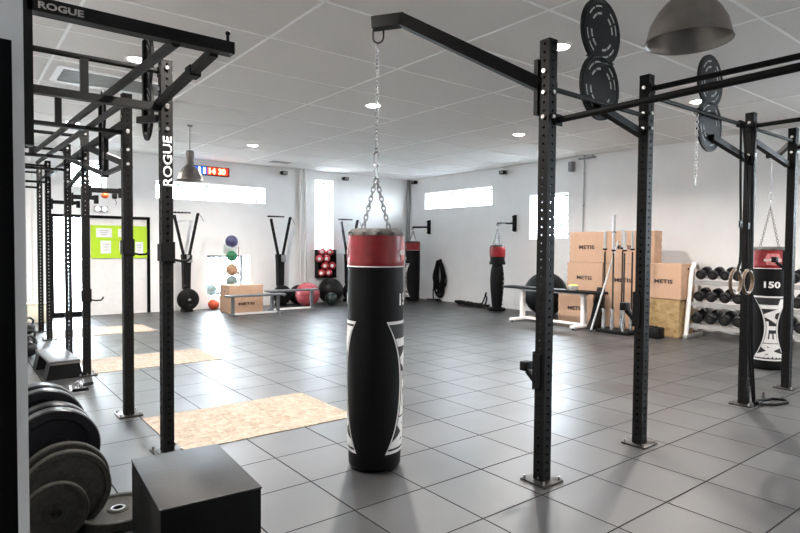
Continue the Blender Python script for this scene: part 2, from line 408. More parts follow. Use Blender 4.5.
# ------------------------------------------------------------------ rig uprights
def upright_mesh():
    b = MB(); w = .038; Ht = 2.75; n = 54; st = Ht/n; hr = .0095
    for f in range(4):
        q = Matrix.Rotation(f*PI/2, 3, 'Z')
        def V(u, z, y=-w): return b.bm.verts.new(q @ Vector((u, y, z)))
        for i in range(n):
            z0 = i*st; zc = z0+st/2
            hole = [V(hr*math.cos(PI/4*k+PI/8), zc+hr*math.sin(PI/4*k+PI/8)) for k in range(8)]
            hin = [b.bm.verts.new(q @ Vector((hr*math.cos(PI/4*k+PI/8), -w+.006, zc+hr*math.sin(PI/4*k+PI/8)))) for k in range(8)]
            c = [V(w, zc+.009), V(w, z0+st), V(-w, z0+st), V(-w, zc+.009), V(-w, zc-.009), V(-w, z0), V(w, z0), V(w, zc-.009)]
            c = [V(w, zc+.004), V(w, z0+st), V(-w, z0+st), V(-w, zc+.004), V(-w, zc-.004), V(-w, z0), V(w, z0), V(w, zc-.004)]
            for k in range(8):
                b.bm.faces.new((hole[k], c[k], c[(k+1) % 8], hole[(k+1) % 8]))
                b.bm.faces.new((hole[k], hole[(k+1) % 8], hin[(k+1) % 8], hin[k]))
    bmesh.ops.remove_doubles(b.bm, verts=b.bm.verts, dist=.0002)
    b.box((0,0,Ht+.001), (.078,.078,.006))
    return b
def make_upright(rig, loc):
    up = upright_mesh().build('upright', 'steel_black', rig, smooth=False, loc=loc)
    MB().box((0,0,.006), (.19,.19,.012), bev=.002).build('base_plate', 'plate_mat', up)
    for sx in (-1,1):
        for sy in (-1,1): MB().tube((sx*.076, sy*.076, .012), (sx*.076, sy*.076, .034), .008, n=6).build('anchor_bolt', 'zinc', up)
    return up
def bolts(up, pts):
    for p, ax in pts:
        a = Vector(p); e = Vector({'x': (-.012,0,0), 'y': (0,-.012,0), 'X': (.012,0,0)}[ax])
        MB().tube(a, a+e, .0135, n=6).build('bolt', 'zinc', up)

# --- right-hand rig
rigR = thing('training_rig', 'black free-standing pull-up rig of four uprights on the right', 'pull-up rig')
PX = [2.937, 4.092, 5.952, 7.024]; PY = 2.29
u0 = make_upright(rigR, (PX[0], PY, 0)); upsR = [u0]
for x in PX[1:]: upsR.append(dup(u0, (x, PY, 0)))
for up, zs in zip(upsR, ([2.56, 2.43, 2.28], [2.66, 2.47, 2.36], [2.66, 2.36], [2.66, 2.5])):
    bolts(up, [((-.038, 0, z), 'x') for z in zs]+[((0, -.038, z), 'y') for z in zs[1:]])
def pipe(rig, a, b, r=.018, name='pull_up_bar', flange=True):
    m = MB().tube(a, b, r, n=14)
    if flange:
        dv = (Vector(b)-Vector(a)).normalized()
        m.beam(Vector(a), Vector(a)+dv*.008, .07, .07); m.beam(Vector(b)-dv*.008, Vector(b), .07, .07)
    return m.build(name, 'steel_tube', rig)
e = .04
pipe(rigR, (PX[0]+e, PY, 2.465), (PX[1]-e, PY, 2.455), .016)
pipe(rigR, (PX[1]+e, PY, 2.61), (PX[2]-e, PY, 2.62), .016)
pipe(rigR, (PX[2]+e, PY, 2.62), (PX[3]-e, PY, 2.62), .016)
pipe(rigR, (PX[0]+.05, PY-e, 2.265), (PX[0]+.05, .46, 2.29), .02)
pipe(rigR, (PX[1], PY-e, 2.65), (PX[1], .46, 2.65), .02)
pipe(rigR, (PX[2], PY-e, 2.63), (PX[2], .46, 2.63), .02)
pipe(rigR, (PX[3], PY-e, 2.55), (PX[3], .46, 2.55), .02)
for x in (PX[0], PX[1], PX[2], PX[3]):                     # second row beyond the picture's right edge
    dup(u0, (x, .42, 0))
# bag arm on first upright
A0 = Vector((2.915, 2.345, 2.49)); AE = Vector((2.25, 3.15, 0)); dirv = (AE-Vector((A0.x, A0.y, 0))); dirv.z = 0
pb = Vector((A0.x, A0.y, 0))+dirv*.84; pb.z = 2.955
pe = Vector((A0.x, A0.y, 0))+dirv*1.03; pe.z = 2.945
am = MB().beam(A0, pb+(pb-A0).normalized()*.012, .075, .076).beam(pb-(pe-pb).normalized()*.015, pe, .075, .076).box((2.93, 2.345, 2.47), (.09, .03, .34))
arm = am.build('bag_arm', 'steel_black', rigR, smooth=False)
hk = MB(); c = Vector((2.255, 3.145, 2.905)); dd = dirv.normalized(); pts = []
for k in range(13):
    a = PI*k/12; pts.append(c+dd*(.036*math.cos(a))+Vector((0,0,-.05-.036*math.sin(a))))
hk.path([c+dd*.036]+pts+[c-dd*.036], .006, 8).build('d_hook', 'steel_tube', arm)

def target(rig, loc, rz):
    R1, dz = .225, .375
    poly = []
    # outline of two overlapping discs with filleted waist
    N = 40
    def rad_out(t):
        return t
    pts = []
    for k in range(N+1):
        a = -PI/2-PI*.0+(-0)
    lo, hi = [], []
    wa = math.acos(min(1, (dz/2)/R1))
    for k in range(N+1):
        a = -PI/2-(PI-wa*.92)+(2*(PI-wa*.92))*k/N
        lo.append((R1*math.cos(a), -dz/2+R1*math.sin(a)))
    hi = [(-x, -z) for x, z in lo]
    wz = .03
    poly = lo+[(.165, 0)]+hi+[(-.165, 0)]
    s = MB().prism([(x, z) for x, z in poly], -.009, .009); s.bm.faces.ensure_lookup_table(); nf = len(s.bm.faces)
    for cz in (-dz/2, dz/2):
        for side in (-1, 1):
            for r0, r1, sg in ((.165, .175, 12), (.115, .13, 12)):
                for k in range(sg):
                    if k % 3 == 2: continue
                    a0 = 2*PI*(k+.1)/sg; a1 = 2*PI*(k+.9)/sg; q = []
                    for j in range(5): a = a0+(a1-a0)*j/4; q.append((r1*math.cos(a), cz+r1*math.sin(a)))
                    for j in range(5): a = a1-(a1-a0)*j/4; q.append((r0*math.cos(a), cz+r0*math.sin(a)))
                    s.prism(q, min(side*.0085, side*.0105), max(side*.0085, side*.0105))
    t = s.build('ball_target', 'rubber', rig, smooth=False)
    t.data.materials.append(M['grey_print'])
    for p in list(t.data.polygons)[nf:]: p.material_index = 1
    t.location = loc; t.rotation_euler = (0,0,rz)
    f = MB()
    for cz in (-dz/2, dz/2): f.torus((0,0,cz), .205, .012, 'y', 36, 8)
    f.box((0,.02,0), (.06,.03,.7)); f.build('target_frame', 'steel_black', t)
    return t
target(rigR, (3.55, 2.33, 2.77), 0); target(rigR, (5.19, 2.33, 2.73), 0)
for a, b in (((3.50, PY+.02, 2.44), (PX[1]-.03, PY+.02, 2.325)), ((5.19, PY+.02, 2.44), (PX[2]-.03, PY+.02, 2.325)), ((6.0, PY+.03, 2.525), (PX[3]-.03, PY+.03, 2.37))):
    MB().beam(a, b, .05, .05).build('target_bracket', 'steel_tube', rigR, smooth=False)

# --- left-hand rig
rigL = thing('training_rig', 'black wall-mounted pull-up rig running along the left side', 'pull-up rig')
PLX = 1.205; PLY = [4.226, 5.353, 7.28, 8.5, 10.36, 11.4]; upsL = []
for y in PLY: upsL.append(dup(u0, (PLX, y, 0), parent=rigL))
for up in upsL: 
    for ch in up.children: pass
for up, zs in zip(upsL, ([2.70, 2.44], [2.70, 2.44, 2.16], [2.70, 2.5, 2.2], [2.7], [2.7], [2.7])):
    bolts(up, [((0, -.038, z), 'y') for z in zs]+[((.050, 0, z-.02), 'x') for z in zs])
for y in PLY:
    pipe(rigL, (X0+.05, y, 2.676), (PLX-.038, y, 2.676), .018, 'crossmember')
    MB().beam((X0+.05, y, 2.425), (PLX-.036, y, 2.425), .06, .05 if y < 5 else .03).build('crossmember', 'steel_black', rigL, smooth=False)
    MB().box((.70, y, 2.55), (.045, .045, .23)).build('strut', 'steel_black', rigL, smooth=False)
    MB().box((X0+.026, y, 2.5), (.05, .08, .6)).build('wall_bracket', 'steel_black', rigL, smooth=False)
# front cantilever beam with printed name
yb = 3.04
bm_ = MB().box(((.28+1.215)/2, yb, 2.523), (1.215-.28, .07, .062)).build('top_beam', 'steel_black', rigL, smooth=False)
lettering('ROGUE', .178, .031, 'grey_print2', frame((.410, yb-.036, 2.521), (1,0,0), (0,0,1)), bm_, .03)
MB().tube((1.19, yb, 2.55), (1.19, yb, 2.60), .008).sphere((1.19, yb, 2.605), .013).build('pop_pin', 'steel_tube', rigL)
MB().box((.245, yb, 2.24), (.11, .07, .67)).box((X0+.03, yb, 2.24), (.058, .1, .8)).build('wall_post', 'steel_black', rigL, smooth=False)
MB().tube((.92, yb, 2.50), (.85, 8.54, 2.625), .027, n=12).build('pull_up_bar', 'steel_tube', rigL)
MB().beam((1.125, yb+.03, 2.50), (1.165, 4.30, 2.455), .045, .045).box((1.14, 3.45, 2.485), (.065, .09, .06)).build('pull_up_bar', 'steel_tube', rigL, smooth=False)
MB().tube((.955, 4.226, 2.44), (.885, 8.54, 2.50), .024, n=12).build('pull_up_bar', 'steel_tube', rigL)
# stringers and diagonal braces in the plane of the uprights
for a, b, w in (((PLX, 5.39, 2.515), (PLX, 7.24, 2.53), .06), ((PLX, 7.32, 2.53), (PLX, 8.46, 2.53), .05), ((PLX, 8.54, 2.53), (PLX, 10.32, 2.53), .05), ((PLX, 10.4, 2.53), (PLX, 11.36, 2.53), .05),
                ((PLX, 5.39, 2.17), (PLX, 6.95, 2.5), .055), ((PLX, 5.39, 2.155), (PLX, 6.2, 2.16), .03), ((PLX, 6.25, 2.16), (PLX, 8.2, 2.52), .045), ((PLX, 7.32, 2.33), (PLX, 8.46, 2.2), .04)):
    MB().beam(a, b, .045, w).build('brace', 'steel_black', rigL, smooth=False)
MB().box((PLX, 6.22, 2.36), (.05, .07, .46)).build('brace', 'steel_black', rigL, smooth=False)
target(rigL, (1.232, 4.79, 2.70), PI/2-R(5)); target(rigL, (1.2, 6.30, 2.56), PI/2-R(5))
MB().beam((PLX-.03, 4.27, 2.36), (PLX-.03, 4.82, 2.44), .04, .05).build('target_bracket', 'steel_tube', rigL, smooth=False)
# vertical name on the first upright
lettering('ROGUE', .345, .062, 'white_print', frame((0, -.0385, 2.055), (0,0,1), (-1,0,0)), upsL[0], .02)

# --- J-cups, spotter arms
def jcup(loc, rz, label, L=.17):
    t = thing('j_cup', label, 'rack hook', loc, rz, 'hooks on the rig uprights')
    MB().box((-.044, 0, 0), (.008, .09, .12)).box((0, -.044, 0), (.09, .008, .12)).box((.044, .0, 0), (.008, .09, .15)).build('bracket', 'steel_black', t, smooth=False)
    MB().path([(.045,0,-.05), (.1,0,-.06), (L-.02,0,-.058), (L,0,-.04), (L+.004,0,-.02)], .009, 8).build('prong', 'steel_tube', t)
jcup((PLX, 4.226, 1.42), 0, 'black hook on the nearest left-hand upright, the one with white lettering')
jcup((PLX, 5.353, 1.45), 0, 'black hook on the second upright, in front of the lime green board')
jcup((PLX, 7.28, .9), 0, 'low black hook on the third left-hand upright, near knee height')
def jcup2(x, z, hgt, label, ang=PI/2):
    t = thing('j_cup', label, 'rack hook', (x, PY, z), ang, 'hooks on the rig uprights')
    MB().box((.047, 0, 0), (.012, .09, hgt)).box((.02, .043, 0), (.06, .006, hgt*.9)).box((.02, -.043, 0), (.06, .006, hgt*.9)).build('bracket', 'rubber', t, smooth=False)
    MB().beam((.05, 0, -hgt*.36), (.125, 0, -.02), .03, .03).box((.14, 0, .01), (.05, .07, .06), bev=.005).build('prong', 'steel_black', t)
jcup2(PX[0], .70, .24, 'black hook with a square padded tip on the nearest right-hand upright')
jcup2(PX[1], 1.02, .26, 'bulky black hook wrapped round the second right-hand upright')
jcup2(PX[3], 1.36, .22, 'black hook on the farthest right upright beside the 150 bag')
def spotter(loc, L, label):
    t = thing('spotter_arm', label, 'spotter arm', loc, 0, 'safety arms on the left rig')
    m = MB().box((L/2+.04, 0, 0), (L, .05, .055)).box((L+.03, 0, -.02), (.05, .06, .11))
    for k in range(4): m.tube((.09+k*.06, -.027, 0), (.09+k*.06, -.030, 0), .008, n=8)
    m.build('arm', 'steel_black', t, smooth=False)
    MB().box((.05, 0, -.03), (.02, .1, .16)).build('bracket', 'rubber', t, smooth=False)
    return t
spotter((PLX, 7.28, 2.09), .34, 'short black safety arm high on the third left-hand upright')
spotter((PLX, 8.5, 2.09), .3, 'black safety arm on the fourth left-hand upright')
spotter((PLX, 10.36, 2.13), .38, 'black safety arm on the fifth left-hand upright, above the glass door')
t = thing('clip', 'small orange clip hanging under a black safety arm', 'clip', (1.40, 7.25, 2.03))
MB().sphere((0,0,0), .032, (1.2,1,1)).build('body', 'plastic_orange', t); MB().torus((0,0,.03), .02, .005, 'y', 16, 6).build('ring', 'steel_tube', t)
t = thing('clamp', 'black clamp with a loose cord at the end of a safety arm', 'clamp', (1.50, 7.25, 2.03))
MB().box((0,0,0), (.05,.05,.06), bev=.008).build('body', 'rubber', t); MB().path([(0,0,-.03), (.02,0,-.07), (.01,0,-.1)], .003, 6).build('cord', 'steel_tube', t)

# ------------------------------------------------------------------ punching bags
def cyl_map(me, Rr, azc, half, z0, z1, off, rot=True):
    pass
def patch(name, m, Rf, azc, half, v0, v1, off, parent, inset=0., hs=28, vs=24):
    b = MB(); g = []
    for j in range(vs+1):
        v = v0+(v1-v0)*j/vs; t = (v-v0)/(v1-v0)*2-1; row = []
        hw = half(t*(1-0*inset))-inset/Rf(v)
        for i in range(hs+1):
            a = azc+hw*(2*i/hs-1); r = Rf(v)+off
            row.append(b.bm.verts.new((r*math.cos(a), r*math.sin(a), v)))
        g.append(row)
    for j in range(vs):
        for i in range(hs): b.bm.faces.new((g[j][i], g[j][i+1], g[j+1][i+1], g[j+1][i]))
    return b.build(name, m, parent)
def wrap_text(txt, m, Rf, azc, half, v0, v1, off, parent, vertical=True, name='lettering', bold=.03):
    me = text_mesh(txt, 0, bold); w, h = me['w'], me['h']
    bm = bmesh.new(); bm.from_mesh(me)
    bmesh.ops.triangulate(bm, faces=bm.faces)
    for _ in range(3):
        es = [x for x in bm.edges if x.calc_length() > .12]
        if es: bmesh.ops.subdivide_edges(bm, edges=es, cuts=1); bmesh.ops.triangulate(bm, faces=bm.faces)
    for v in bm.verts:
        tx, ty = v.co.x/w*2, v.co.y/h*2
        if vertical: t = tx; u = -ty
        else: t = ty; u = tx
        z = (v0+v1)/2+t*(v1-v0)/2; hw = half(t) if callable(half) else half
        a = azc+u*hw; r = Rf(z)+off
        v.co = Vector((r*math.cos(a), r*math.sin(a), z))
    bm.to_mesh(me); bm.free(); me.materials.clear(); me.materials.append(M[m])
    o = bpy.data.objects.new(name, me); COL.objects.link(o); o.parent = parent
    return o
def punch_bag(loc, label, Rb, Ht, panels, chain_top, hook=None, red=.2, sz=1., number=None, lean=None, mid_len=0., ca=.5):
    """Ht bag height to the rim, panels list of azimuths, chain_top = height of the hanging point."""
    t = thing('punching_bag', label, 'punching bag', loc, 0, 'hanging punching bags')
    base = 0.008
    def Rf(z):
        q = (z-base)/(Ht-base); r = Rb*(1.0-.05*(1-q)+.035*math.sin(PI*q))
        return r
    prof = [(0, base)]+[(Rf(base)-.026+.026*math.sin(a), base+.026-.026*math.cos(a)) for a in (0, .5, 1, PI/2)]
    zs_ = [base+.026+(Ht-red-base-.026)*k/24 for k in range(1, 25)]
    prof += [(Rf(z)*(1+.004*math.sin(z*23)), z) for z in zs_]
    body = MB().lathe(prof, n=56).build('bag_body', 'vinyl_black', t)
    rp = [(Rf(Ht-red)+.0005, Ht-red-.004), (Rf(Ht-red)+.003, Ht-red)]+[(Rf(Ht-red*(1-k/6))+.002+.002*math.sin(k*2), Ht-red*(1-k/6)) for k in range(1, 6)]+[(Rf(Ht)+.002, Ht)]
    MB().lathe(rp, n=56).build('red_band', 'vinyl_red', t)
    MB().torus((0,0,Ht-red-.002), Rf(Ht-red)+.003, .0035, 'z', 56, 8).build('piping', 'white_print', t)
    # gathered collar and lid under the chains
    col = MB(); rings = []
    for k, (r, z) in enumerate([(Rf(Ht)+.002, Ht-.004), (Rf(Ht)-.004, Ht+.022), (Rf(Ht)-.03, Ht+.045), (Rf(Ht)-.05, Ht+.04), (.02, Ht+.03)]):
        rings.append([col.bm.verts.new(((r+(.006*math.cos(12*2*PI*i/72) if 0 < k < 4 else 0))*math.cos(2*PI*i/72), (r+(.006*math.cos(12*2*PI*i/72) if 0 < k < 4 else 0))*math.sin(2*PI*i/72), z)) for i in range(72)])
    for A, B in zip(rings, rings[1:]):
        for i in range(72): col.bm.faces.new((A[i], A[(i+1) % 72], B[(i+1) % 72], B[i]))
    col.bm.faces.new(rings[-1]); col.build('collar', 'collar_mat', t)
    hub = (0, 0, chain_top-mid_len)
    for k in range(4):
        a = math.atan2(-loc[1], -loc[0])+PI/2*(1 if k < 2 else -1)+(.35 if k % 2 else -.35); p = (Rf(Ht)*ca*math.cos(a), Rf(Ht)*ca*math.sin(a), Ht+.045)
        MB().chain(p, hub, .038*sz, .022*sz, .0036*sz).build('chain', 'chain_mat', t)
        MB().beam((Rf(Ht)*math.cos(a), Rf(Ht)*math.sin(a), Ht+.02), p, .04, .006).build('strap', 'rope', t)
    if hook:
        hz = hub[2]
        mb = MB().link((0,0,hz+.045), .10, .034, .005, .3).link((0,0,hz+.125), .10, .04, .0055, 1.7)
        mb.build('carabiner', 'chrome', t)
        MB().chain((0,0,hz+.17), (0,0,hook), .032, .020, .0032).build('chain', 'chrome', t)
    half = lambda tt: PI*.5*(.22+.42*tt*tt)+.0
    for i, az in enumerate(panels):
        v0, v1 = .12, Ht-red-.36*Ht/1.56
        pn = patch('logo_panel', 'white_print', Rf, az, half, v0, v1, .0025, t)
        patch('panel_outline', 'print_black', Rf, az, half, v0+.02, v1-.02, .0035, pn, .016)
        patch('panel_field', 'print_black', Rf, az, half, v0+.027, v1-.027, .0045, pn, .022)
        wrap_text('METAL', 'white_print', Rf, az, lambda tt: (half(tt)-.022/Rb), v0+.034, v1-.034, .0055, pn, True, 'lettering', .055)
        # pale maker's tag on the red band and number above the panel
        wrap_text('METAL BOXE', 'white_print', Rf, az, .45, Ht-red*.62, Ht-red*.47, .008, t, False)
        patch('badge', 'badge_mat', Rf, az, lambda tt: .42-.12*abs(tt), Ht-red*.82, Ht-red*.18, .0065, t, 0, 12, 6)
        wrap_text('150', 'white_print', Rf, az, .42, v1+.10, v1+.18, .0035, t, False)
    return t
va = math.atan2(-3.15, -2.25)                    # towards the camera
# azimuth to image right of the facing direction is +90 deg (counter-clockwise from above)
punch_bag((2.25, 3.15, 0), 'tall black and red punching bag in the foreground centre', .184, 1.545, [va+R(80), va-R(99)], 1.93, hook=2.81, sz=1.1)
va3 = math.atan2(-2.8, -8.05)
punch_bag((8.05, 2.85, 0), 'black and red punching bag marked 150 hanging inside the right rig', .205, 1.47, [va3+R(12)], 2.0, hook=2.62, red=.22, sz=1)
MB().beam((8.05, PY+.5, 2.64), (7.06, PY, 2.64), .05, .05).build('bag_arm', 'steel_black', rigR, smooth=False)
MB().beam((8.05, PY+.5, 2.64), (8.05, PY+.62, 2.64), .05, .05).build('bag_arm', 'steel_black', rigR, smooth=False)
vaA = math.atan2(-12.6, -10.2)
punch_bag((10.13, 12.42, 0), 'slim punching bag hanging in the far corner beside the battle rope', .20, 1.60, [vaA-R(80)], 1.93, sz=1.3)
# the tapered bag further along the right wall
tb_ = thing('punching_bag', 'dark bag with wide red top and narrow body on the right wall', 'punching bag', (10.13, 9.28, 0), 0, 'hanging punching bags')
MB().lathe([(0,.02), (.2,.02), (.21,.05), (.19,.07), (.11,.09), (.13,.25), (.155,.5), (.165,.75), (.15,.95), (.11,1.12)], n=40).build('bag_body', 'vinyl_black', tb_)
MB().lathe([(.10,1.12), (.185,1.09), (.19,1.12), (.165,1.2), (.175,1.27)], n=40).build('skirt', 'vinyl_black', tb_)
MB().lathe([(.178,1.27), (.183,1.31), (.185,1.45), (.18,1.5)], n=40).build('red_band', 'vinyl_red', tb_)
MB().lathe([(.18,1.5), (.165,1.53), (.12,1.55), (0,1.54)], n=40).build('collar', 'collar_mat', tb_)
for k in range(4):
    a = .3+k*PI/2; MB().chain((.12*math.cos(a), .12*math.sin(a), 1.545), (0,0,1.93), .05, .03, .005).build('chain', 'chain_mat', tb_)
MB().link((0,0,1.97), .1, .04, .006, 0).build('hook', 'chrome', tb_)
for k in range(8): MB().box((.02+.125*0, -.16, .16+.11*k), (.03,.03,.02)).build('toggle', 'chrome', tb_)
def wall_arm(y, z, L, label):
    t = thing('wall_bracket_arm', label, 'wall bracket', (X1, y, z), 0, 'bag arms on the right wall')
    MB().box((-.012, 0, 0), (.024, .09, .40)).box((-.05, 0, .16), (.08, .05, .04)).box((-.05, 0, -.16), (.08, .05, .04)).tube((-.07,0,-.18), (-.07,0,.18), .022).build('mounting_plate', 'steel_black', t)
    MB().beam((-.07, 0, 0), (-L, 0, -.02), .04, .045).torus((-L, 0, -.06), .03, .007, 'x', 20, 8).build('arm', 'steel_black', t, smooth=False)
wall_arm(12.42, 2.05, .62, 'dark swivelling bag arm on the right wall close to the corner')
wall_arm(9.28, 2.07, .62, 'dark swivelling bag arm on the right wall under the long high window')

# ------------------------------------------------------------------ lamps
LX, LYs = (1.6, 4.72, 7.88), (3.63, 6.69, 10.76)
spots = [(1.61, 6.66), (4.71, 6.68), (4.73, 10.8), (7.85, 6.73), (4.76, 3.58), (7.93, 3.71), (1.6, 10.72), (1.6, 3.6), (7.9, .5), (4.75, -1.2)]  # the closing pair is out of view, added as fill light
labs = ['round lit downlight above the left rig', 'round lit downlight just left of the thin bag chain', 'round lit downlight nearest the digital timer', 'round lit downlight over the middle of the right half, near the long high window',
        'round lit downlight beside the top of the nearest right-hand upright', 'bright round downlight seen behind the rig bars at right', 'small lit downlight seen through the left rig bars', 'lit downlight over the near end of the left rig',
        'added out-of-view downlight for lighting the near right corner', 'added fill downlight behind the viewpoint, out to its right']
for (x, y), lb in zip(spots, labs):
    t = thing('ceiling_downlight', lb, 'ceiling light', (x, y, H), 0, 'round ceiling downlights')
    MB().lathe([(.092,-.001), (.12,-.001), (.12,-.012), (.094,-.012), (.092,-.006)], n=36).build('trim_ring', 'white', t)
    MB().lathe([(0,-.028), (.04,-.026), (.075,-.018), (.094,-.008)], n=36).build('diffuser', 'lamp_on', t)
    ld = bpy.data.lights.new('downlight_glow', 'AREA'); ld.shape = 'DISK'; ld.size = .17; ld.energy = 38; ld.color = (1,.94,.88); ld.spread = R(150)
    lo = bpy.data.objects.new('downlight_glow', ld); COL.objects.link(lo); lo.parent = t; lo.location = (0,0,-.035)
def pendant(loc, label):
    t = thing('pendant_lamp', label, 'pendant lamp', loc, 0, 'industrial pendant lamps')
    Rr = .207; sh = [(Rr+.006, -.006), (Rr, 0), (Rr-.006, .03), (.188, .085), (.155, .145), (.118, .19), (.082, .225), (.06, .245), (.055, .26)]
    inner = [(r-.004, z) for r, z in sh[::-1]]
    MB().lathe(sh+inner, n=56).build('lamp_shade', 'galv', t)
    MB().lathe([(.058,.25), (.07,.255), (.07,.30), (.066,.31), (.066,.45), (.058,.48), (.012,.49)], n=32).build('lamp_housing', 'galv', t)
    MB().lathe([(0,.09), (.03,.1), (.045,.14), (.035,.19), (.02,.24)], n=24).build('bulb', 'bulb', t)
    MB().tube((0,0,.485), (0,0,H-loc[2]-.02), .005, n=8).build('cord', 'rope', t)
    MB().lathe([(0,H-loc[2]-.03), (.04,H-loc[2]-.025), (.045,H-loc[2])], n=24).build('ceiling_rose', 'galv', t)
pendant((3.06, 1.49, 2.56), 'large bell-shaped metal pendant lamp close by at the top right')
pendant((3.16, 9.73, 2.56), 'small distant bell-shaped metal pendant lamp in front of the timer')

# ceiling vent
t = thing('ceiling_vent', 'rectangular grey ventilation grille in the ceiling above the left rig', 'ceiling vent', (1.65, 7.8, H))
MB().box((0,-.33,-.008), (1.34,.06,.016)).box((0,.33,-.008), (1.34,.06,.016)).box((-.64,0,-.008), (.06,.6,.016)).box((.64,0,-.008), (.06,.6,.016)).build('frame', 'tbar', t, smooth=False)
v = MB().box((0,0,-.002), (1.22,.6,.004))
for k in range(9): v.beam((-.6, -.27+.0675*k, -.006), (.6, -.27+.0675*k, -.006), .05, .003)
v.build('louvre', 'vent_dark', t, smooth=False)
t = thing('ceiling_vent', 'small flat square vent in the ceiling near the back wall', 'ceiling vent', (6.17, 12.54, H))
MB().box((0,0,-.006), (.5,.3,.012), bev=.003).build('louvre', 'galv', t); MB().box((0,0,-.004), (.56,.36,.006)).build('frame', 'white', t)

# ------------------------------------------------------------------ back wall fittings
t = thing('digital_timer', 'digital interval timer with blue and red digits high on the back wall', 'timer', (4.79, Y1, 3.205))
MB().box((0,-.04,0), (.92,.07,.21), bev=.02).build('casing', 'door_black', t)
MB().box((-.26,-.078,0), (.36,.006,.17)).build('blue_display', 'led_back_b', t); MB().box((.17,-.078,0), (.50,.006,.17)).build('red_display', 'led_back_r', t)
lettering('11', .15, .14, 'led_blue', frame((-.20,-.082,0), (1,0,0), (0,0,1)), t, .05)
lettering('14', .16, .14, 'led_red', frame((.04,-.082,0), (1,0,0), (0,0,1)), t, .05)
lettering('30', .17, .14, 'led_red', frame((.27,-.082,0), (1,0,0), (0,0,1)), t, .05)

t = thing('notice_board', 'lime green notice board with white sheets on the white door panel', 'notice board', (2.865, Y1+.04, 1.54))
MB().box((0,-.01,0), (1.10,.02,.69)).build('board', 'green_sheet', t, smooth=False)
for x, z, w, h in ((-.30,.19,.3,.19), (-.27,-.11,.2,.27), (.07,.19,.2,.17), (.1,-.09,.22,.2), (.39,-.12,.16,.25)):
    p = MB().box((x,-.022,z), (w,.003,h)).build('paper_sheet', 'paper', t, smooth=False)
    q = MB()
    for k in range(3): q.box((x,-.0245,z+h*(.22-.22*k)), (w*(.6-.12*k),.001,.012))
    q.build('printed_lines', 'ink', p, smooth=False)
t = thing('emergency_light', 'white emergency light with two round lamps above the door', 'emergency light', (2.5, Y1, 2.22))
MB().box((0,-.03,0), (.26,.05,.12), bev=.01).build('casing', 'speaker', t)
for x in (-.065, .065):
    o = MB().lathe([(0,.02), (.035,.018), (.05,0)], mtx=Matrix.Translation((x,-.056,0)) @ Matrix.Rotation(PI/2, 4, 'X')).build('lamp', 'lens', t)

def wall_cam(x, y, z, label, side, m='steel_black'):
    t = thing('wall_speaker', label, 'wall fixture', (x, y, z), 0 if side == 'b' else -PI/2, 'small dark fixtures under the ceiling')
    MB().box((0,-.02,.0), (.05,.04,.06)).tube((0,-.04,0), (0,-.08,-.01), .01).build('bracket', 'speaker', t)
    MB().box((.03,-.13,-.01), (.15,.11,.09), bev=.012).build('casing', 'speaker' if m != 'steel_black' else m, t)
    MB().box((.03,-.187,-.01), (.1,.004,.06)).build('grille', 'galv', t, smooth=False)
wall_cam(6.6, Y1, 3.32, 'small dark fixture high on the back wall left of the twin pipes', 'b')
wall_cam(8.42, Y1, 3.32, 'small dark fixture high on the back wall right of the tall window', 'b')
wall_cam(X1, 13.0, 3.36, 'small dark fixture at the top of the far room corner', 'r')
wall_cam(X1, 9.62, 3.32, 'small dark fixture on the right wall above the long high window', 'r')
t = thing('wall_speaker', 'slim upright grey speaker high on the right wall beside the thin pipe', 'speaker', (X1, 7.66, 3.25))
MB().box((-.07,0,0), (.12,.11,.22), bev=.02).build('casing', 'speaker', t); MB().box((-.01,0,0), (.02,.05,.1)).build('bracket', 'steel_black', t)
t = thing('pipe_bracket', 'short dark bracket at the ceiling end of the thin right wall pipe', 'bracket', (X1, 7.3, 3.40))
MB().box((-.03,0,0), (.06,.4,.03)).build('bar', 'speaker', t); MB().tube((-.04,-.15,0), (-.04,-.15,.055), .012).build('hanger', 'speaker', t)

def vpipe(x, y, z0, z1, r, m, label):
    t = thing('wall_pipe', label, 'pipe', (x, y, z0)); MB().tube((0,0,0), (0,0,z1-z0), r).build('pipe', m, t)
    for k in range(3): MB().tube((0,0,.4+k*(z1-z0-.8)/2), (0,0,.43+k*(z1-z0-.8)/2), r+.008).build('clip', m, t)
vpipe(7.13, Y1-.045, 0, H, .035, 'white', 'left white riser pipe of the pair on the back wall')
vpipe(7.28, Y1-.045, 0, H, .03, 'white', 'right white riser pipe of the pair on the back wall')
vpipe(X1-.06, Y1-.06, 0, H, .05, 'pipe_grey', 'grey riser pipe in the far room corner')
vpipe(X1-.02, 7.38, 1.3, H, .012, 'pipe_grey', 'thin grey pipe down the right wall behind the wooden boxes')
vpipe(1.3, Y1-.05, .35, H, .03, 'white', 'white riser pipe at the far left end of the back wall')
t = thing('storage_box', 'cream box on the floor at the far left end of the hall', 'box', (1.30, 12.9, 0))
MB().box((0,0,.17), (.34,.34,.34), bev=.01).build('body', 'cream', t); MB().box((0,0,.35), (.36,.36,.03), bev=.006).build('lid', 'cream', t)

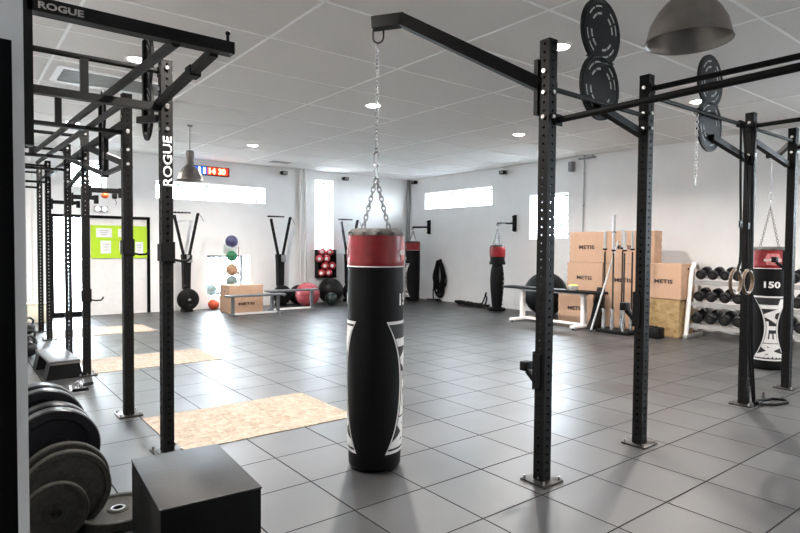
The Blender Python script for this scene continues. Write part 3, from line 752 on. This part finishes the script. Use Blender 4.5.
# ski machines
def ski(x, label):
    t = thing('ski_machine', label, 'ski machine', (x, Y1-.30, 0), 0, 'ski machines on the back wall')
    fm = Matrix.Translation((0,-.08,.28)) @ Matrix.Rotation(PI/2, 4, 'X')
    MB().lathe([(0,.09), (.05,.09), (.07,.07), (.21,.06), (.235,.04), (.24,0), (.235,-.04), (.2,-.06), (0,-.06)], mtx=fm, n=40).build('fan_housing', 'steel_black', t)
    MB().lathe([(.0,.1), (.03,.1), (.035,.085)], mtx=fm, n=20).build('hub_cap', 'chrome', t)
    g = MB()
    for r in (.11, .15, .19): g.torus((0,-.155+.0,.28), r, .004, 'y', 40, 6)
    g.build('fan_guard', 'rubber_gloss', t)
    MB().prism([(-.10,0), (.10,0), (.085,.08), (-.085,.08)], -.12, .16).build('base', 'steel_black', t, smooth=False)
    MB().box((0,.14,.65), (.06,.05,1.2)).build('wall_rail', 'steel_black', t, smooth=False)
    MB().prism([(-.075,.5), (.075,.5), (.085,1.0), (.10,1.28), (-.10,1.28), (-.085,1.0)], -.03, .11).build('column', 'steel_black', t, smooth=False)
    for s, tx, tz_ in ((-1, -.27, 2.12), (1, .24, 2.18)):
        MB().beam((s*.05, .02, 1.2), (tx, -.02, tz_), .05, .055).build('arm', 'steel_black', t, smooth=False)
        MB().lathe([(0,.02), (.03,.02), (.03,-.02), (0,-.02)], mtx=Matrix.Translation((tx,-.03,tz_)) @ Matrix.Rotation(PI/2, 4, 'X'), n=16).build('pulley', 'rubber', t)
    m = MB().beam((-.36, -.02, 2.19), (.08, -.02, 2.20), .03, .02)
    for k in range(6): m.box((-.33+.075*k, -.02, 2.205), (.04,.05,.03))
    m.build('top_bar', 'steel_black', t, smooth=False)
    MB().path([(.24,-.04,2.18), (.3,-.05,2.14), (.36,-.05,2.02)], .005, 6).build('cord', 'rope', t)
    MB().box((.04,-.07,1.18), (.12,.03,.17), bev=.01).build('monitor', 'speaker', t)
ski(4.17, 'black ski machine left of the low window'); ski(6.46, 'black ski machine behind the grey benches and wooden box'); ski(8.47, 'black ski machine partly hidden behind the foreground bag')

# medicine ball tree
t = thing('ball_rack', 'slim vertical white and red ball rack by the low window', 'ball rack', (5.38, 13.15, 0))
MB().tube((-.03,0,0), (-.03,0,1.62), .011).tube((.05,0,0), (.05,0,1.62), .011).build('post', 'white', t)
MB().tube((.01,-.02,0), (.01,-.02,1.45), .008).build('post', 'vinyl_red', t)
MB().box((-.05,-.05,.012), (.46,.4,.024), bev=.004).build('base', 'galv', t)
for z in (.53, .81, 1.12, 1.45): MB().torus((-.17,-.05,z-.02), .06, .007, 'z', 28, 6).beam((-.11,-.03,z-.02), (.0,0,z-.02), .014, .01).build('cradle', 'galv', t)
def ball(loc, r, m, label, grp='balls', logo=None, name='medicine_ball', cat='medicine ball', dirn=(0,-1,0)):
    t = thing(name, label, cat, (loc[0], loc[1], loc[2]-r), 0, grp)
    MB().sphere((0,0,r), r).build('shell', m, t)
    if logo:
        d_ = Vector(dirn).normalized(); q = d_.to_track_quat('Z', 'Y').to_matrix().to_4x4()
        MB().lathe([(0, r+.003), (r*.3, r*.955+.003), (r*.45, r*.893+.003)], mtx=Matrix.Translation((0,0,r)) @ q, n=20).build('emblem', logo, t)
    else:
        MB().torus((0,0,r), r*1.0, r*.012, 'x', 40, 6).torus((0,0,r), r*1.0, r*.012, 'z', 40, 6).build('seam', 'ball_black' if m != 'ball_black' else 'rubber', t)
    return t
G = 'medicine balls around the ball rack'
ball((5.21,13.10,1.58), .145, 'ball_blue', 'purple-blue medicine ball, topmost on the vertical rack', G)
ball((5.21,13.10,1.235), .125, 'ball_green', 'bright green medicine ball, second from the top of the rack', G)
ball((5.21,13.10,.92), .14, 'ball_tan', 'tan medicine ball, third from the top of the rack', G)
ball((5.21,13.10,.645), .135, 'ball_grey', 'grey-green medicine ball on the rack just above the wooden box', G)
ball((4.90,Y1+.22,.435), .14, 'ball_grey', 'greyish medicine ball on the sill of the low window', G)
ball((4.80,13.15,.125), .125, 'ball_orange', 'orange-red medicine ball on the floor left of the wooden box', G)

# wooden box and two benches
def plyo(loc, d, rz, label, m='metis_pink', text=None, face='x', tw=.42, th=.07, tz=0., grp='wooden jump boxes', hole=True, edge='metis_pink'):
    t = thing('jump_box', label, 'jump box', loc, rz, grp)
    j = MB().box((0,0,d[2]/2), d, bev=.008)
    for sx in (-1,1):                          # finger joints at the corners
        for sy in (-1,1):
            for k in range(0, 9, 2): j.box((sx*(d[0]/2-.008), sy*(d[1]/2-.008), d[2]*(k+.5)/9), (.018,.018,d[2]/9))
    j.build('box_body', m, t, smooth=False)
    if text:
        if face == 'x': lettering(text, tw, th, 'metis_print', frame((-d[0]/2-.001, 0, d[2]/2+tz), (0,-1,0), (0,0,1)), t, .03)
        else: lettering(text, tw, th, 'metis_print', frame((0, -d[1]/2-.001, d[2]/2+tz), (1,0,0), (0,0,1)), t, .03)
    if hole:
        h = MB()
        if face == 'x': h.tube((d[0]*.0, -d[1]/2-.0015, d[2]*.86), (d[0]*.0, -d[1]/2+.02, d[2]*.86), .022)
        else: h.tube((-d[0]/2-.0015, .0, d[2]*.76), (-d[0]/2+.02, .0, d[2]*.76), .022)
        h.build('hand_hole', 'door_black', t)
    return t
plyo((5.17, 12.42, 0), (.78,.56,.61), 0, 'wooden jump box behind the grey benches on the left', text='METIS', face='y', tw=.38, th=.06, tz=-.1)
def bench(x0, x1, y, h, label):
    L = x1-x0; t = thing('flat_bench', label, 'bench', ((x0+x1)/2, y, 0), 0, 'long grey flat benches')
    MB().box((0,0,h-.02), (L,.26,.04), bev=.006).build('seat', 'bench_grey', t)
    for s in (-1,1):
        MB().box((s*(L/2-.14),0,(h-.04)/2+.02), (.06,.06,h-.08)).build('leg', 'bench_grey', t, smooth=False)
        MB().box((s*(L/2-.14),0,.02), (.06,.38,.04), bev=.005).build('foot', 'bench_grey', t)
    MB().box((0,0,.04), (L-.34,.04,.04)).build('stretcher', 'white', t, smooth=False)
bench(4.53, 5.84, 11.68, .44, 'long grey flat bench in front of the wooden box')
bench(5.60, 6.89, 12.06, .48, 'long grey flat bench in front of the crimson ball')

# large balls on the floor by the back wall
G2 = 'exercise balls on the floor by the back wall'
ball((6.98,13.125,.25), .25, 'ball_black', 'large black exercise ball behind the crimson ball', G2, name='exercise_ball', cat='exercise ball')
ball((6.93,12.57,.30), .30, 'ball_dred', 'large crimson exercise ball behind the grey bench', G2, name='exercise_ball', cat='exercise ball')
ball((7.80,12.93,.335), .33, 'ball_black', 'large dark exercise ball under the tall narrow window', G2, name='exercise_ball', cat='exercise ball')
ball((7.56,12.50,.165), .160, 'ball_dgreen', 'small dark green shiny ball on the floor in front of a dark ball', G2, name='exercise_ball', cat='exercise ball')

# red balls on their wall rack
t = thing('ball_rack', 'black wall rack holding red and white balls under the tall window', 'ball rack', (7.86, Y1, .66))
r_ = MB().box((0,-.02,.37), (.56,.03,.74))
r_.box((0,-.12,.0), (.56,.2,.014))
for x in (-.275,.275): r_.box((x,-.10,.37), (.012,.16,.74))
r_.build('frame', 'steel_black', t, smooth=False)
red = [(7.71,.115), (7.93,.115), (7.82,.30), (8.04,.305), (7.65,.49), (7.87,.49), (7.73,.67), (7.96,.67)]
rl = ['left ball of the bottom row', 'right ball of the bottom row', 'left ball of the second row up', 'right ball of the second row up', 'left ball of the third row up', 'right ball of the third row up', 'left ball of the top row', 'right ball of the top row']
for (x, z), lb in zip(red, rl): ball((x-.02, 13.22, .66+z+.01), .100, 'ball_red', 'red ball with white emblem, '+lb+' on the wall rack', 'red balls on the wall rack', logo='white_print', dirn=(-.5,-.8,0))

# ------------------------------------------------------------------ battle ropes
def rope_path(fn, n): return [fn(k/(n-1)) for k in range(n)]
t = thing('battle_rope', 'thick black battle rope hung in loops on a hook on the right wall', 'battle rope', (X1, 11.9, 0))
MB().tube((-.004,.03,1.18), (-.12,.03,1.16), .012).sphere((-.12,.03,1.17), .02).build('hook', 'white', t)
b = MB(); rnd = random.Random(5)
for k in range(7):
    w = .10+.035*k; z0 = 1.14-.012*k; z1 = .10+.11*(k % 4); x = -.05-.022*(k % 4); ph = rnd.uniform(-.03,.03)
    pts = []
    for i in range(40):
        a = 2*PI*i/40; s_ = math.sin(a); c_ = math.cos(a)
        zz = (z0+z1)/2+(z0-z1)/2*s_; ww = w*(1.0-.45*(s_+1)/2)
        pts.append((x, ph+ww*c_+.02*math.sin(3*a+k), zz))
    b.path(pts, .024, 8, True)
b.path([(-.07,.2,.6), (-.09,.24,.25), (-.12,.2,.05), (-.2,.0,.025), (-.22,-.25,.025), (-.16,-.1,.06), (-.1,.25,.03), (-.13,.45,.025)], .019, 8)
b.build('rope', 'rope', t)
t = thing('battle_rope', 'black battle rope heaped on the floor by the right wall', 'battle rope', (10.42, 10.4, 0))
b = MB(); pts = []
for i in range(150):
    q = i/149; y = .48-.95*q+.10*math.sin(i*.7); pts.append((.11*math.sin(i*1.13), y, .025+.07*abs(math.sin(i*.41))*(1-.6*q)))
b.path(pts, .024, 8)
b.path([(.1,-.25,.04), (.14,-.3,.2), (.15,-.34,.30), (.12,-.41,.22), (.1,-.38,.05), (.0,-.55,.03), (-.15,-.95,.024)], .02, 8)
b.build('rope', 'rope', t); MB().tube((.15,-.33,.29), (.15,-.36,.36), .022).build('rope_end', 'rubber', t)

# ------------------------------------------------------------------ table, bowl, exercise ball on the right
t = thing('white_table', 'long low white-legged table with thin black top on the right', 'table', (9.22, 7.02, 0))
MB().box((0,0,.675), (.30,2.25,.045), bev=.005).build('tabletop', 'rubber', t)
MB().box((0,0,.635), (.08,1.6,.035)).build('apron', 'white', t)
for s in (-1,1):
    l_ = MB().box((0,s*.72,.345), (.10,.07,.56), bev=.004).build('leg', 'white', t)
    MB().box((0,s*.72,.05), (.72,.09,.05), bev=.01).build('foot', 'white', t)
    for q in (-1,1): MB().tube((q*.32,s*.72,0), (q*.32,s*.72,.03), .02).build('glide', 'rubber', t)
MB().box((.0,0,.07), (.06,1.4,.04)).build('stretcher', 'white', t)
t = thing('bowl', 'white bowl with yellow-green filling on the black-topped table', 'bowl', (9.2, 6.52, .6975))
MB().lathe([(0,.0), (.06,0), (.07,.01), (.10,.085), (.096,.085), (.066,.012), (0,.01)], n=28).build('vessel', 'white', t)
MB().lathe([(0,.11), (.05,.105), (.09,.08), (.0,.07)], n=28).build('filling', 'lime', t)

ball((10.2,7.93,.49), .47, 'ball_black', 'very large black exercise ball behind the white-legged table', 'exercise balls', name='exercise_ball', cat='exercise ball')

# METIS boxes
XF = 9.66
plyo((XF+.26, 6.80, 0), (.5,.80,.62), 0, 'lettered wooden box, bottom of the left stack behind the table', text='METIS', tw=.34, th=.075)
plyo((XF+.28, 6.62, .622), (.5,.78,.585), 0, 'lettered wooden box, middle of the left stack behind the bowl', text='METIS', tw=.34, th=.075)
plyo((XF+.28, 6.58, 1.209), (.5,.76,.59), 0, 'lettered wooden box, topmost of the left stack', text='METIS', tw=.34, th=.075)
plyo((XF+.32, 5.83, 0), (.5,.72,.6), 0, 'wooden box, bottom of the middle stack behind the barbells')
plyo((XF+.32, 5.83, .602), (.5,.72,.6), 0, 'lettered wooden box, middle of the stack behind the barbells', text='METIS', tw=.34, th=.075)
plyo((XF+.32, 5.83, 1.204), (.5,.72,.6), 0, 'lettered wooden box, topmost of the stack behind the barbells', text='METIS', tw=.34, th=.075)
plyo((XF+.22, 5.355, 0), (.25,.2,.6), 0, 'narrow wooden box, bottom of the stack behind the second upright', hole=False)
plyo((XF+.22, 5.355, .606), (.25,.2,.594), 0, 'narrow wooden box, middle of the stack behind the second upright', hole=False)
plyo((XF+.22, 5.355, 1.208), (.25,.2,.594), 0, 'narrow wooden box, topmost of the stack behind the second upright', hole=False)
plyo((9.75, 4.96, 0), (.48,.58,.63), 0, 'yellowish strand board box, lower of the two beside the dumbbell rack', m='osb_box', edge='osb_box')
plyo((9.74, 4.95, .637), (.47,.60,.595), 0, 'lettered wooden box, upper of the two beside the dumbbell rack', text='METIS', tw=.32, th=.07)

# ------------------------------------------------------------------ vertical barbell holder
t = thing('barbell_holder', 'black floor stand with chrome tubes holding upright barbells', 'barbell holder', (9.25, 5.62, 0))
MB().box((0,0,.03), (.42,.62,.06), bev=.01).build('base', 'steel_black', t)
BP = [(-.10,.22), (.08,.16), (-.12,.04), (.07,-.02), (-.1,-.16), (.08,-.2)]
for x, y in BP: MB().lathe([(.027,.06), (.035,.06), (.035,.28), (.027,.28)], (x,y,0), n=16).build('holder_tube', 'chrome', t)
BL = ['tallest upright barbell, rising above the wooden boxes', 'upright barbell farthest left in the floor stand', 'upright barbell third from the left in the stand', 'upright barbell in the back row of the stand', 'upright barbell on the near side, by the second upright', 'upright barbell closest to the second upright']
HT = [1.72, 2.02, 1.70, 1.74, 1.70, 1.72]; order = [1, 0, 2, 3, 4, 5]
for (x, y), h, k in zip(BP, HT, order):
    b_ = thing('barbell', BL[k], 'barbell', (9.25+x, 5.62+y, .062), 0, 'barbells in the floor stand')
    MB().tube((0,0,.36), (0,0,h-.36), .014).build('shaft', 'rubber_gloss' if k % 2 else 'iron', b_)
    MB().tube((0,0,0), (0,0,.35), .025).build('sleeve', 'chrome', b_); MB().tube((0,0,h-.30), (0,0,h), .025).build('sleeve', 'sleeve_pale', b_)
    MB().tube((0,0,.33), (0,0,.36), .037).build('collar', 'chrome', b_); MB().tube((0,0,h-.33), (0,0,h-.30), .037).build('collar', 'steel_black', b_)

# leaning bar and plates by the holder
t = thing('leaning_bar', 'slim silver bar leaning against the upright barbells', 'bar', (8.98, 5.98, 0), 0)
MB().tube((0,0,.02), (.28,-.33,1.62), .017).build('shaft', 'pale_bar', t); MB().sphere((0,0,.02), .02).build('end_cap', 'rubber', t)
t = thing('rubber_mat', 'dark folded rubber mat leaning on the wooden boxes left of the barbells', 'mat', (9.42, 6.17, 0))
MB().prism([(-.24,0), (.10,0), (.16,.02), (.2,.74), (.10,.76), (.0,.5), (-.1,.2)], -.05, .05, 'y').build('sheet', 'rubber', t, smooth=False)
MB().prism([(-.2,.0), (-.06,.0), (.06,.36), (.0,.36)], -.07, -.05, 'y').build('fold', 'rubber_gloss', t, smooth=False)
t = thing('weight_block', 'low black block on the floor right of the barbell stand', 'block', (9.22, 4.98, 0))
MB().box((0,0,.09), (.2,.34,.18), bev=.015).build('body', 'rubber', t); MB().tube((0,-.1,.19), (0,.1,.19), .012).build('handle', 'steel_black', t)

# ------------------------------------------------------------------ dumbbell rack
t = thing('dumbbell_rack', 'silver three-tier dumbbell rack along the right wall', 'dumbbell rack', (9.90, 3.30, 0))
for y in (1.3, -1.3):
    MB().path([(-.30,y,.03), (-.26,y,.3), (-.17,y,1.0), (-.13,y,1.16), (-.06,y,1.23), (.04,y,1.23), (.12,y,1.16), (.16,y,1.0), (.22,y,0.03)], .036, 10).build('side_frame', 'white', t)
    MB().box((-.04,y,.03), (.6,.08,.06), bev=.01).build('foot', 'sleeve_pale', t)
TIER = [(-.07,.26), (-.03,.62), (.01,.98)]
for dx, z in TIER:
    m = MB()
    for q in (-.12, .12):
        m.beam((dx+q, -1.28, z+q*.25), (dx+q, 1.28, z+q*.25), .05, .03)
    m.beam((dx-.15, -1.28, z-.05), (dx-.15, 1.28, z-.05), .01, .07)
    m.build('shelf', 'sleeve_pale', t, smooth=False)
def make_db(r, L):
    o = thing('dumbbell', 'x', 'dumbbell', (0,0,0))
    MB().tube((-L/2+.05,0,0), (L/2-.05,0,0), .016).build('handle', 'chrome', o)
    for s in (-1,1):
        mt = Matrix.Translation((s*(L/2-.04),0,0)) @ Matrix.Rotation(s*PI/2, 4, 'Y')
        h = MB().lathe([(0,.045), (r*.5,.045), (r*.55,.04), (r*.9,.04), (r,.03), (r,-.03), (r*.85,-.045), (0,-.045)], mtx=mt, n=24).build('head', 'rubber_gloss', o)
        MB().lathe([(0,.048), (r*.42,.047), (r*.45,.043)], mtx=mt, n=20).build('end_disc', 'iron', h)
    return o
tn = ['bottom', 'middle', 'top']
proto = None
from_end = ['end by the wooden boxes', 'second', 'third', 'fourth', 'fifth', 'sixth', 'seventh', 'eighth', 'ninth', 'tenth', 'eleventh', 'twelfth']
for ti, (dx, z) in enumerate(TIER):
    r = (.088, .083, .078)[ti]; pitch = 2*r+.035; n = int(2.5/pitch); pr = make_db(r, .30)
    for k in range(n):
        y = 1.2-pitch*k-.03
        ordn = {1:'first'}.get(k+1) or (['','','second','third','fourth','fifth','sixth','seventh','eighth','ninth','tenth','eleventh','twelfth','thirteenth','fourteenth','fifteenth','sixteenth'][k+1])
        lb = 'black round dumbbell on the %s tier, %s from the wooden boxes' % (tn[ti], ordn)
        loc = (9.90+dx+random.uniform(-.012,.012), 3.30+y, z+r*.93+.035)
        if k == 0: o = pr; o.location = loc; o['label'] = lb
        else: o = dup(pr, loc, 0, lb)
        o['group'] = 'dumbbells on the %s tier' % tn[ti]; o.rotation_euler = (0, -.24, random.uniform(-.05,.05))

# ------------------------------------------------------------------ rings, straps, chain on the right rig
for i, (x, y, zc, lb) in enumerate(((5.33, 2.14, 1.195, 'left wooden gymnastic ring hanging on the right rig'), (5.66, 2.17, 1.185, 'right wooden gymnastic ring hanging in front of the third upright'))):
    t = thing('gymnastic_ring', lb, 'gymnastic ring', (x, y, zc-.118), 0, 'gymnastic rings')
    MB().torus((0,0,.118), .104, .0145, 'y', 48, 12).build('ring', 'wood_ring', t)
    bx_ = 5.70+.05*i-x; yy_ = PY-y; s_ = MB()
    n = 24; L1 = [];
    for k in range(n+1):
        q = k/n; bow = (-.04+.0*i)*math.sin(PI*q) if i == 0 else .02*math.sin(PI*q)
        L1.append((0+bx_*q**.55+bow, yy_*q-.012, .222+(2.62-zc+.118-.222)*q))
    for a, b_ in zip(L1, L1[1:]): s_.beam(a, b_, .038, .003) if False else s_.tube(a, b_, .011, n=6)
    s_.build('strap', 'rope', t)
    MB().box((bx_*.4, yy_*.3-.015, .62), (.045,.012,.06)).build('buckle', 'steel_black', t, smooth=False)
    MB().torus((bx_, yy_, 2.62-zc+.118), .026, .008, 'x', 20, 6).build('strap_loop', 'rope', t)
t = thing('resistance_band', 'black stretch band hanging along the third right-hand upright', 'resistance band', (5.87, PY-.07, 0), 0)
MB().path([(-.02,0,2.60), (-.05,0,2.2), (-.04,0,1.7), (-.03,0,1.2), (-.02,0,.8), (.0,0,.5), (.05,0,.3), (.10,0,.12), (.13,0,.03)], .014, 8).path([(-.02,.03,2.60), (.0,.01,2.1), (-.01,.0,1.5), (.02,-.01,.6), (.12,-.01,.05)], .011, 8).build('band', 'rope', t)
t = thing('resistance_band', 'black stretch band lying in a flat loop on the floor by the third upright', 'resistance band', (6.2, 2.14, 0))
MB().path([(-.22,.03,.02), (-.05,-.06,.012), (.12,-.10,.012), (.22,-.04,.012), (.16,.05,.012), (.02,.08,.012), (-.1,.08,.03), (-.2,.07,.02)], .012, 8, True).path([(.05,.07,.012), (.2,.14,.012), (.34,.19,.012)], .01, 8).build('band', 'rope', t)
MB().tube((-.22,.04,.03), (-.17,.03,.035), .02).build('grip', 'rubber', t)
t = thing('hanging_chain', 'short silver chain with carabiner hanging from the right rig bar', 'chain', (4.885, PY, 2.0))
MB().chain((0,0,.07), (0,0,.595), .034, .02, .003).build('chain', 'chrome', t)
MB().link((0,0,.035), .085, .04, .005, .4).build('carabiner', 'chrome', t); MB().torus((0,0,.612), .024, .004, 'x', 20, 6).build('loop', 'rope', t)

# ------------------------------------------------------------------ black jump box in front
t = thing('jump_box', 'black padded jump box in the foreground', 'jump box', (.84, 2.565, 0), R(-4), 'jump boxes')
MB().box((0,0,.23), (.40,.63,.46), bev=.006).build('box_body', 'box_black', t, smooth=True)
MB().box((0,0,.458), (.405,.635,.008), bev=.002).build('top_cover', 'box_top', t)

# ------------------------------------------------------------------ weight plates at the left
def plate(c, Ro, th, m, label, yaw=0, flat=False, hub='chrome', style='iron', tilt=0):
    t = thing('weight_plate', label, 'weight plate', (c[0], c[1], c[2]-(0 if flat else Ro)), 0, 'weight plates')
    if flat: mt = Matrix.Rotation(tilt, 4, 'Y')
    else: mt = Matrix.Translation((0,0,Ro)) @ Matrix.Rotation(yaw, 4, 'Z') @ Matrix.Rotation(PI/2+tilt, 4, 'X')
    h = th/2
    if style == 'iron': pf = [(.026,h*.9), (.05,h*.9), (.056,h*.55), (Ro*.84,h*.5), (Ro*.87,h*.95), (Ro*.97,h), (Ro,h*.8), (Ro,-h*.8), (Ro*.97,-h), (Ro*.87,-h*.95), (Ro*.84,-h*.5), (.056,-h*.55), (.05,-h*.9), (.026,-h*.9), (.026,h*.9)]
    else: pf = [(.026,h*.8), (.075,h*.8), (.08,h*.6), (Ro*.72,h*.6), (Ro*.78,h), (Ro*.97,h), (Ro,h*.8), (Ro,-h*.8), (Ro*.97,-h), (Ro*.78,-h), (Ro*.72,-h*.6), (.08,-h*.6), (.075,-h*.8), (.026,-h*.8), (.026,h*.8)]
    b_ = MB().lathe(pf, mtx=mt, n=64).build('disc', m, t)
    MB().lathe([(.0255,h*.93), (.036,h*.93), (.036,h*.75), (.0255,h*.75)], mtx=mt, n=32).build('hub_ring', hub, t)
    return t, mt, h, b_
yawp = R(-20)
F1, mt, h, b_ = plate((.452,3.34,.21), .21, .045, 'iron', 'large grey cast iron plate, nearest of the standing big plates', yaw=0)
# raised lettering-like dimples kept plain; spokes relief
plate((.450,3.405,.226), .218, .045, 'iron', 'large grey cast iron plate, second of the standing big plates')
plate((.395,3.26,.148), .148, .04, 'iron', 'small grey iron plate leaning in front of the big standing plates', hub='iron')
g_ = thing('plate_rack', 'low black rack under the standing bumper plates', 'plate rack', (.42, 3.87, 0))
MB().box((0,-.16,.058), (.34,.36,.116), bev=.01).box((0,.19,.08), (.34,.34,.16), bev=.01).build('base', 'steel_black', g_)
for y in (-.30, -.155, .01, .18, .33): MB().box((-.14,y,.2), (.02,.02,.3)).box((.14,y,.2), (.02,.02,.3)).box((0,y,.2), (.28,.016,.02)).build('divider', 'steel_black', g_, smooth=False)
for k, (y, z, lb) in enumerate(((3.645, .345, 'black bumper plate with shiny worn rim, nearest in the low rack'), (3.79, .345, 'black bumper plate, second in the low rack'), (3.965, .39, 'black bumper plate, third in the low rack'), (4.13, .39, 'black bumper plate, fourth and farthest in the low rack'))):
    plate((.44 if k < 2 else .42, y, z), .225, .085, 'rubber_gloss', lb, style='bumper')
plate((.70,3.36,.03), .20, .05, 'iron', 'iron plate lying flat on the floor beside the black box', flat=True, hub='chrome')
plate((.64,3.32,.075), .17, .03, 'rubber_gloss', 'thin black plate lying tilted on top of the flat iron plate', flat=True, hub='chrome', tilt=.05) if False else None

# step, collars and small weights further back
t = thing('aerobic_step', 'dark grey exercise step on the floor between the left uprights', 'step', (.965, 7.68, 0), R(2))
MB().box((0,0,.19), (.30,.95,.03), bev=.008).build('platform', 'step_top', t)
for s in (-1,1):
    MB().prism([(-.18,0), (.18,0), (.14,.18), (-.14,.18)], s*.36-.11, s*.36+.11).build('riser', 'rubber', t, smooth=False)
MB().box((0,-.475,.172), (.29,.006,.018)).build('edge_strip', 'galv', t, smooth=False)
for i, (x, y, lb) in enumerate(((.92, 6.45, 'chrome and black barbell collar on the floor before the step'), (1.02, 6.62, 'second barbell collar lying beside the exercise step'))):
    t = thing('barbell_collar', lb, 'barbell collar', (x, y, 0), .5*i, 'barbell collars')
    MB().torus((0,0,.035), .04, .013, 'x', 24, 8).build('ring', 'chrome', t); MB().box((.09,0,.03), (.14,.04,.03), bev=.005).build('lever', 'steel_black', t)
def kettle(loc, label):
    t = thing('kettlebell', label, 'kettlebell', loc, 0, 'kettlebells by the left wall')
    MB().sphere((0,0,.1), .1, (1,1,.98)).build('weight', 'rubber_gloss', t); MB().path([(-.06,0,.17), (-.07,0,.23), (-.03,0,.27), (.03,0,.27), (.07,0,.23), (.06,0,.17)], .016, 8).build('handle', 'rubber_gloss', t)
kettle((.80, 8.9, 0), 'black kettlebell nearest, against the left edge behind the step'); kettle((.86, 9.5, 0), 'black kettlebell just beyond the first at the left edge'); kettle((1.0, 11.15, 0), 'black kettlebell far back beside the last left-hand upright')

# ------------------------------------------------------------------ daylight, camera, view
w = bpy.data.worlds.new('sky'); S.world = w; w.use_nodes = True
bg = w.node_tree.nodes['Background']; bg.inputs[0].default_value = (.78,.90,1,1); bg.inputs[1].default_value = 23.0
def portal(loc, rot, sx, sy):
    ld = bpy.data.lights.new('window_daylight', 'AREA'); ld.shape = 'RECTANGLE'; ld.size = sx; ld.size_y = sy; ld.cycles.is_portal = True
    o = bpy.data.objects.new('window_daylight', ld); COL.objects.link(o); o.location = loc; o.rotation_euler = rot
for k in ('w0', 'w1', 'w2', 'w3', 'd'):
    a, b_, c, d_ = BW[k]; portal(((a+b_)/2, Y1+TH+.02, (c+d_)/2), (-PI/2, 0, 0), b_-a, d_-c)
for k in ('w4', 'w5'):
    a, b_, c, d_ = RW[k]; portal((X1+TH+.02, (a+b_)/2, (c+d_)/2), (PI/2, 0, PI/2), b_-a, d_-c)
a, b_, c, d_ = RW_fill['fill_w6']; portal((X1+TH+.02, (a+b_)/2, (c+d_)/2), (PI/2, 0, PI/2), b_-a, d_-c)

cd = bpy.data.cameras.new('camera'); cam = bpy.data.objects.new('camera', cd); COL.objects.link(cam); S.camera = cam
cd.sensor_width = 36; cd.lens = 577.8/800*36; cd.clip_start = .02; cd.clip_end = 200
yaw, pit, roll = .66227, -.03276, .00789
fw = Vector((math.sin(yaw)*math.cos(pit), math.cos(yaw)*math.cos(pit), math.sin(pit)))
rt = Vector((math.cos(yaw), -math.sin(yaw), 0)); up_ = rt.cross(fw)
r2 = rt*math.cos(roll)+up_*math.sin(roll); u2 = -rt*math.sin(roll)+up_*math.cos(roll)
mm = Matrix((r2, u2, -fw)).transposed().to_4x4(); mm.translation = (0, 0, 1.468); cam.matrix_world = mm
S.view_settings.view_transform = 'Standard'; S.view_settings.look = 'None'; S.view_settings.gamma = 1; S.view_settings.use_curve_mapping = False
S.view_settings.exposure = 1.56
S.cycles.max_bounces = 10; S.cycles.diffuse_bounces = 6; S.cycles.glossy_bounces = 4; S.cycles.transparent_max_bounces = 8
S.cycles.sample_clamp_indirect = 6; S.cycles.caustics_reflective = False; S.cycles.caustics_refractive = False
S.cycles.use_denoising = True
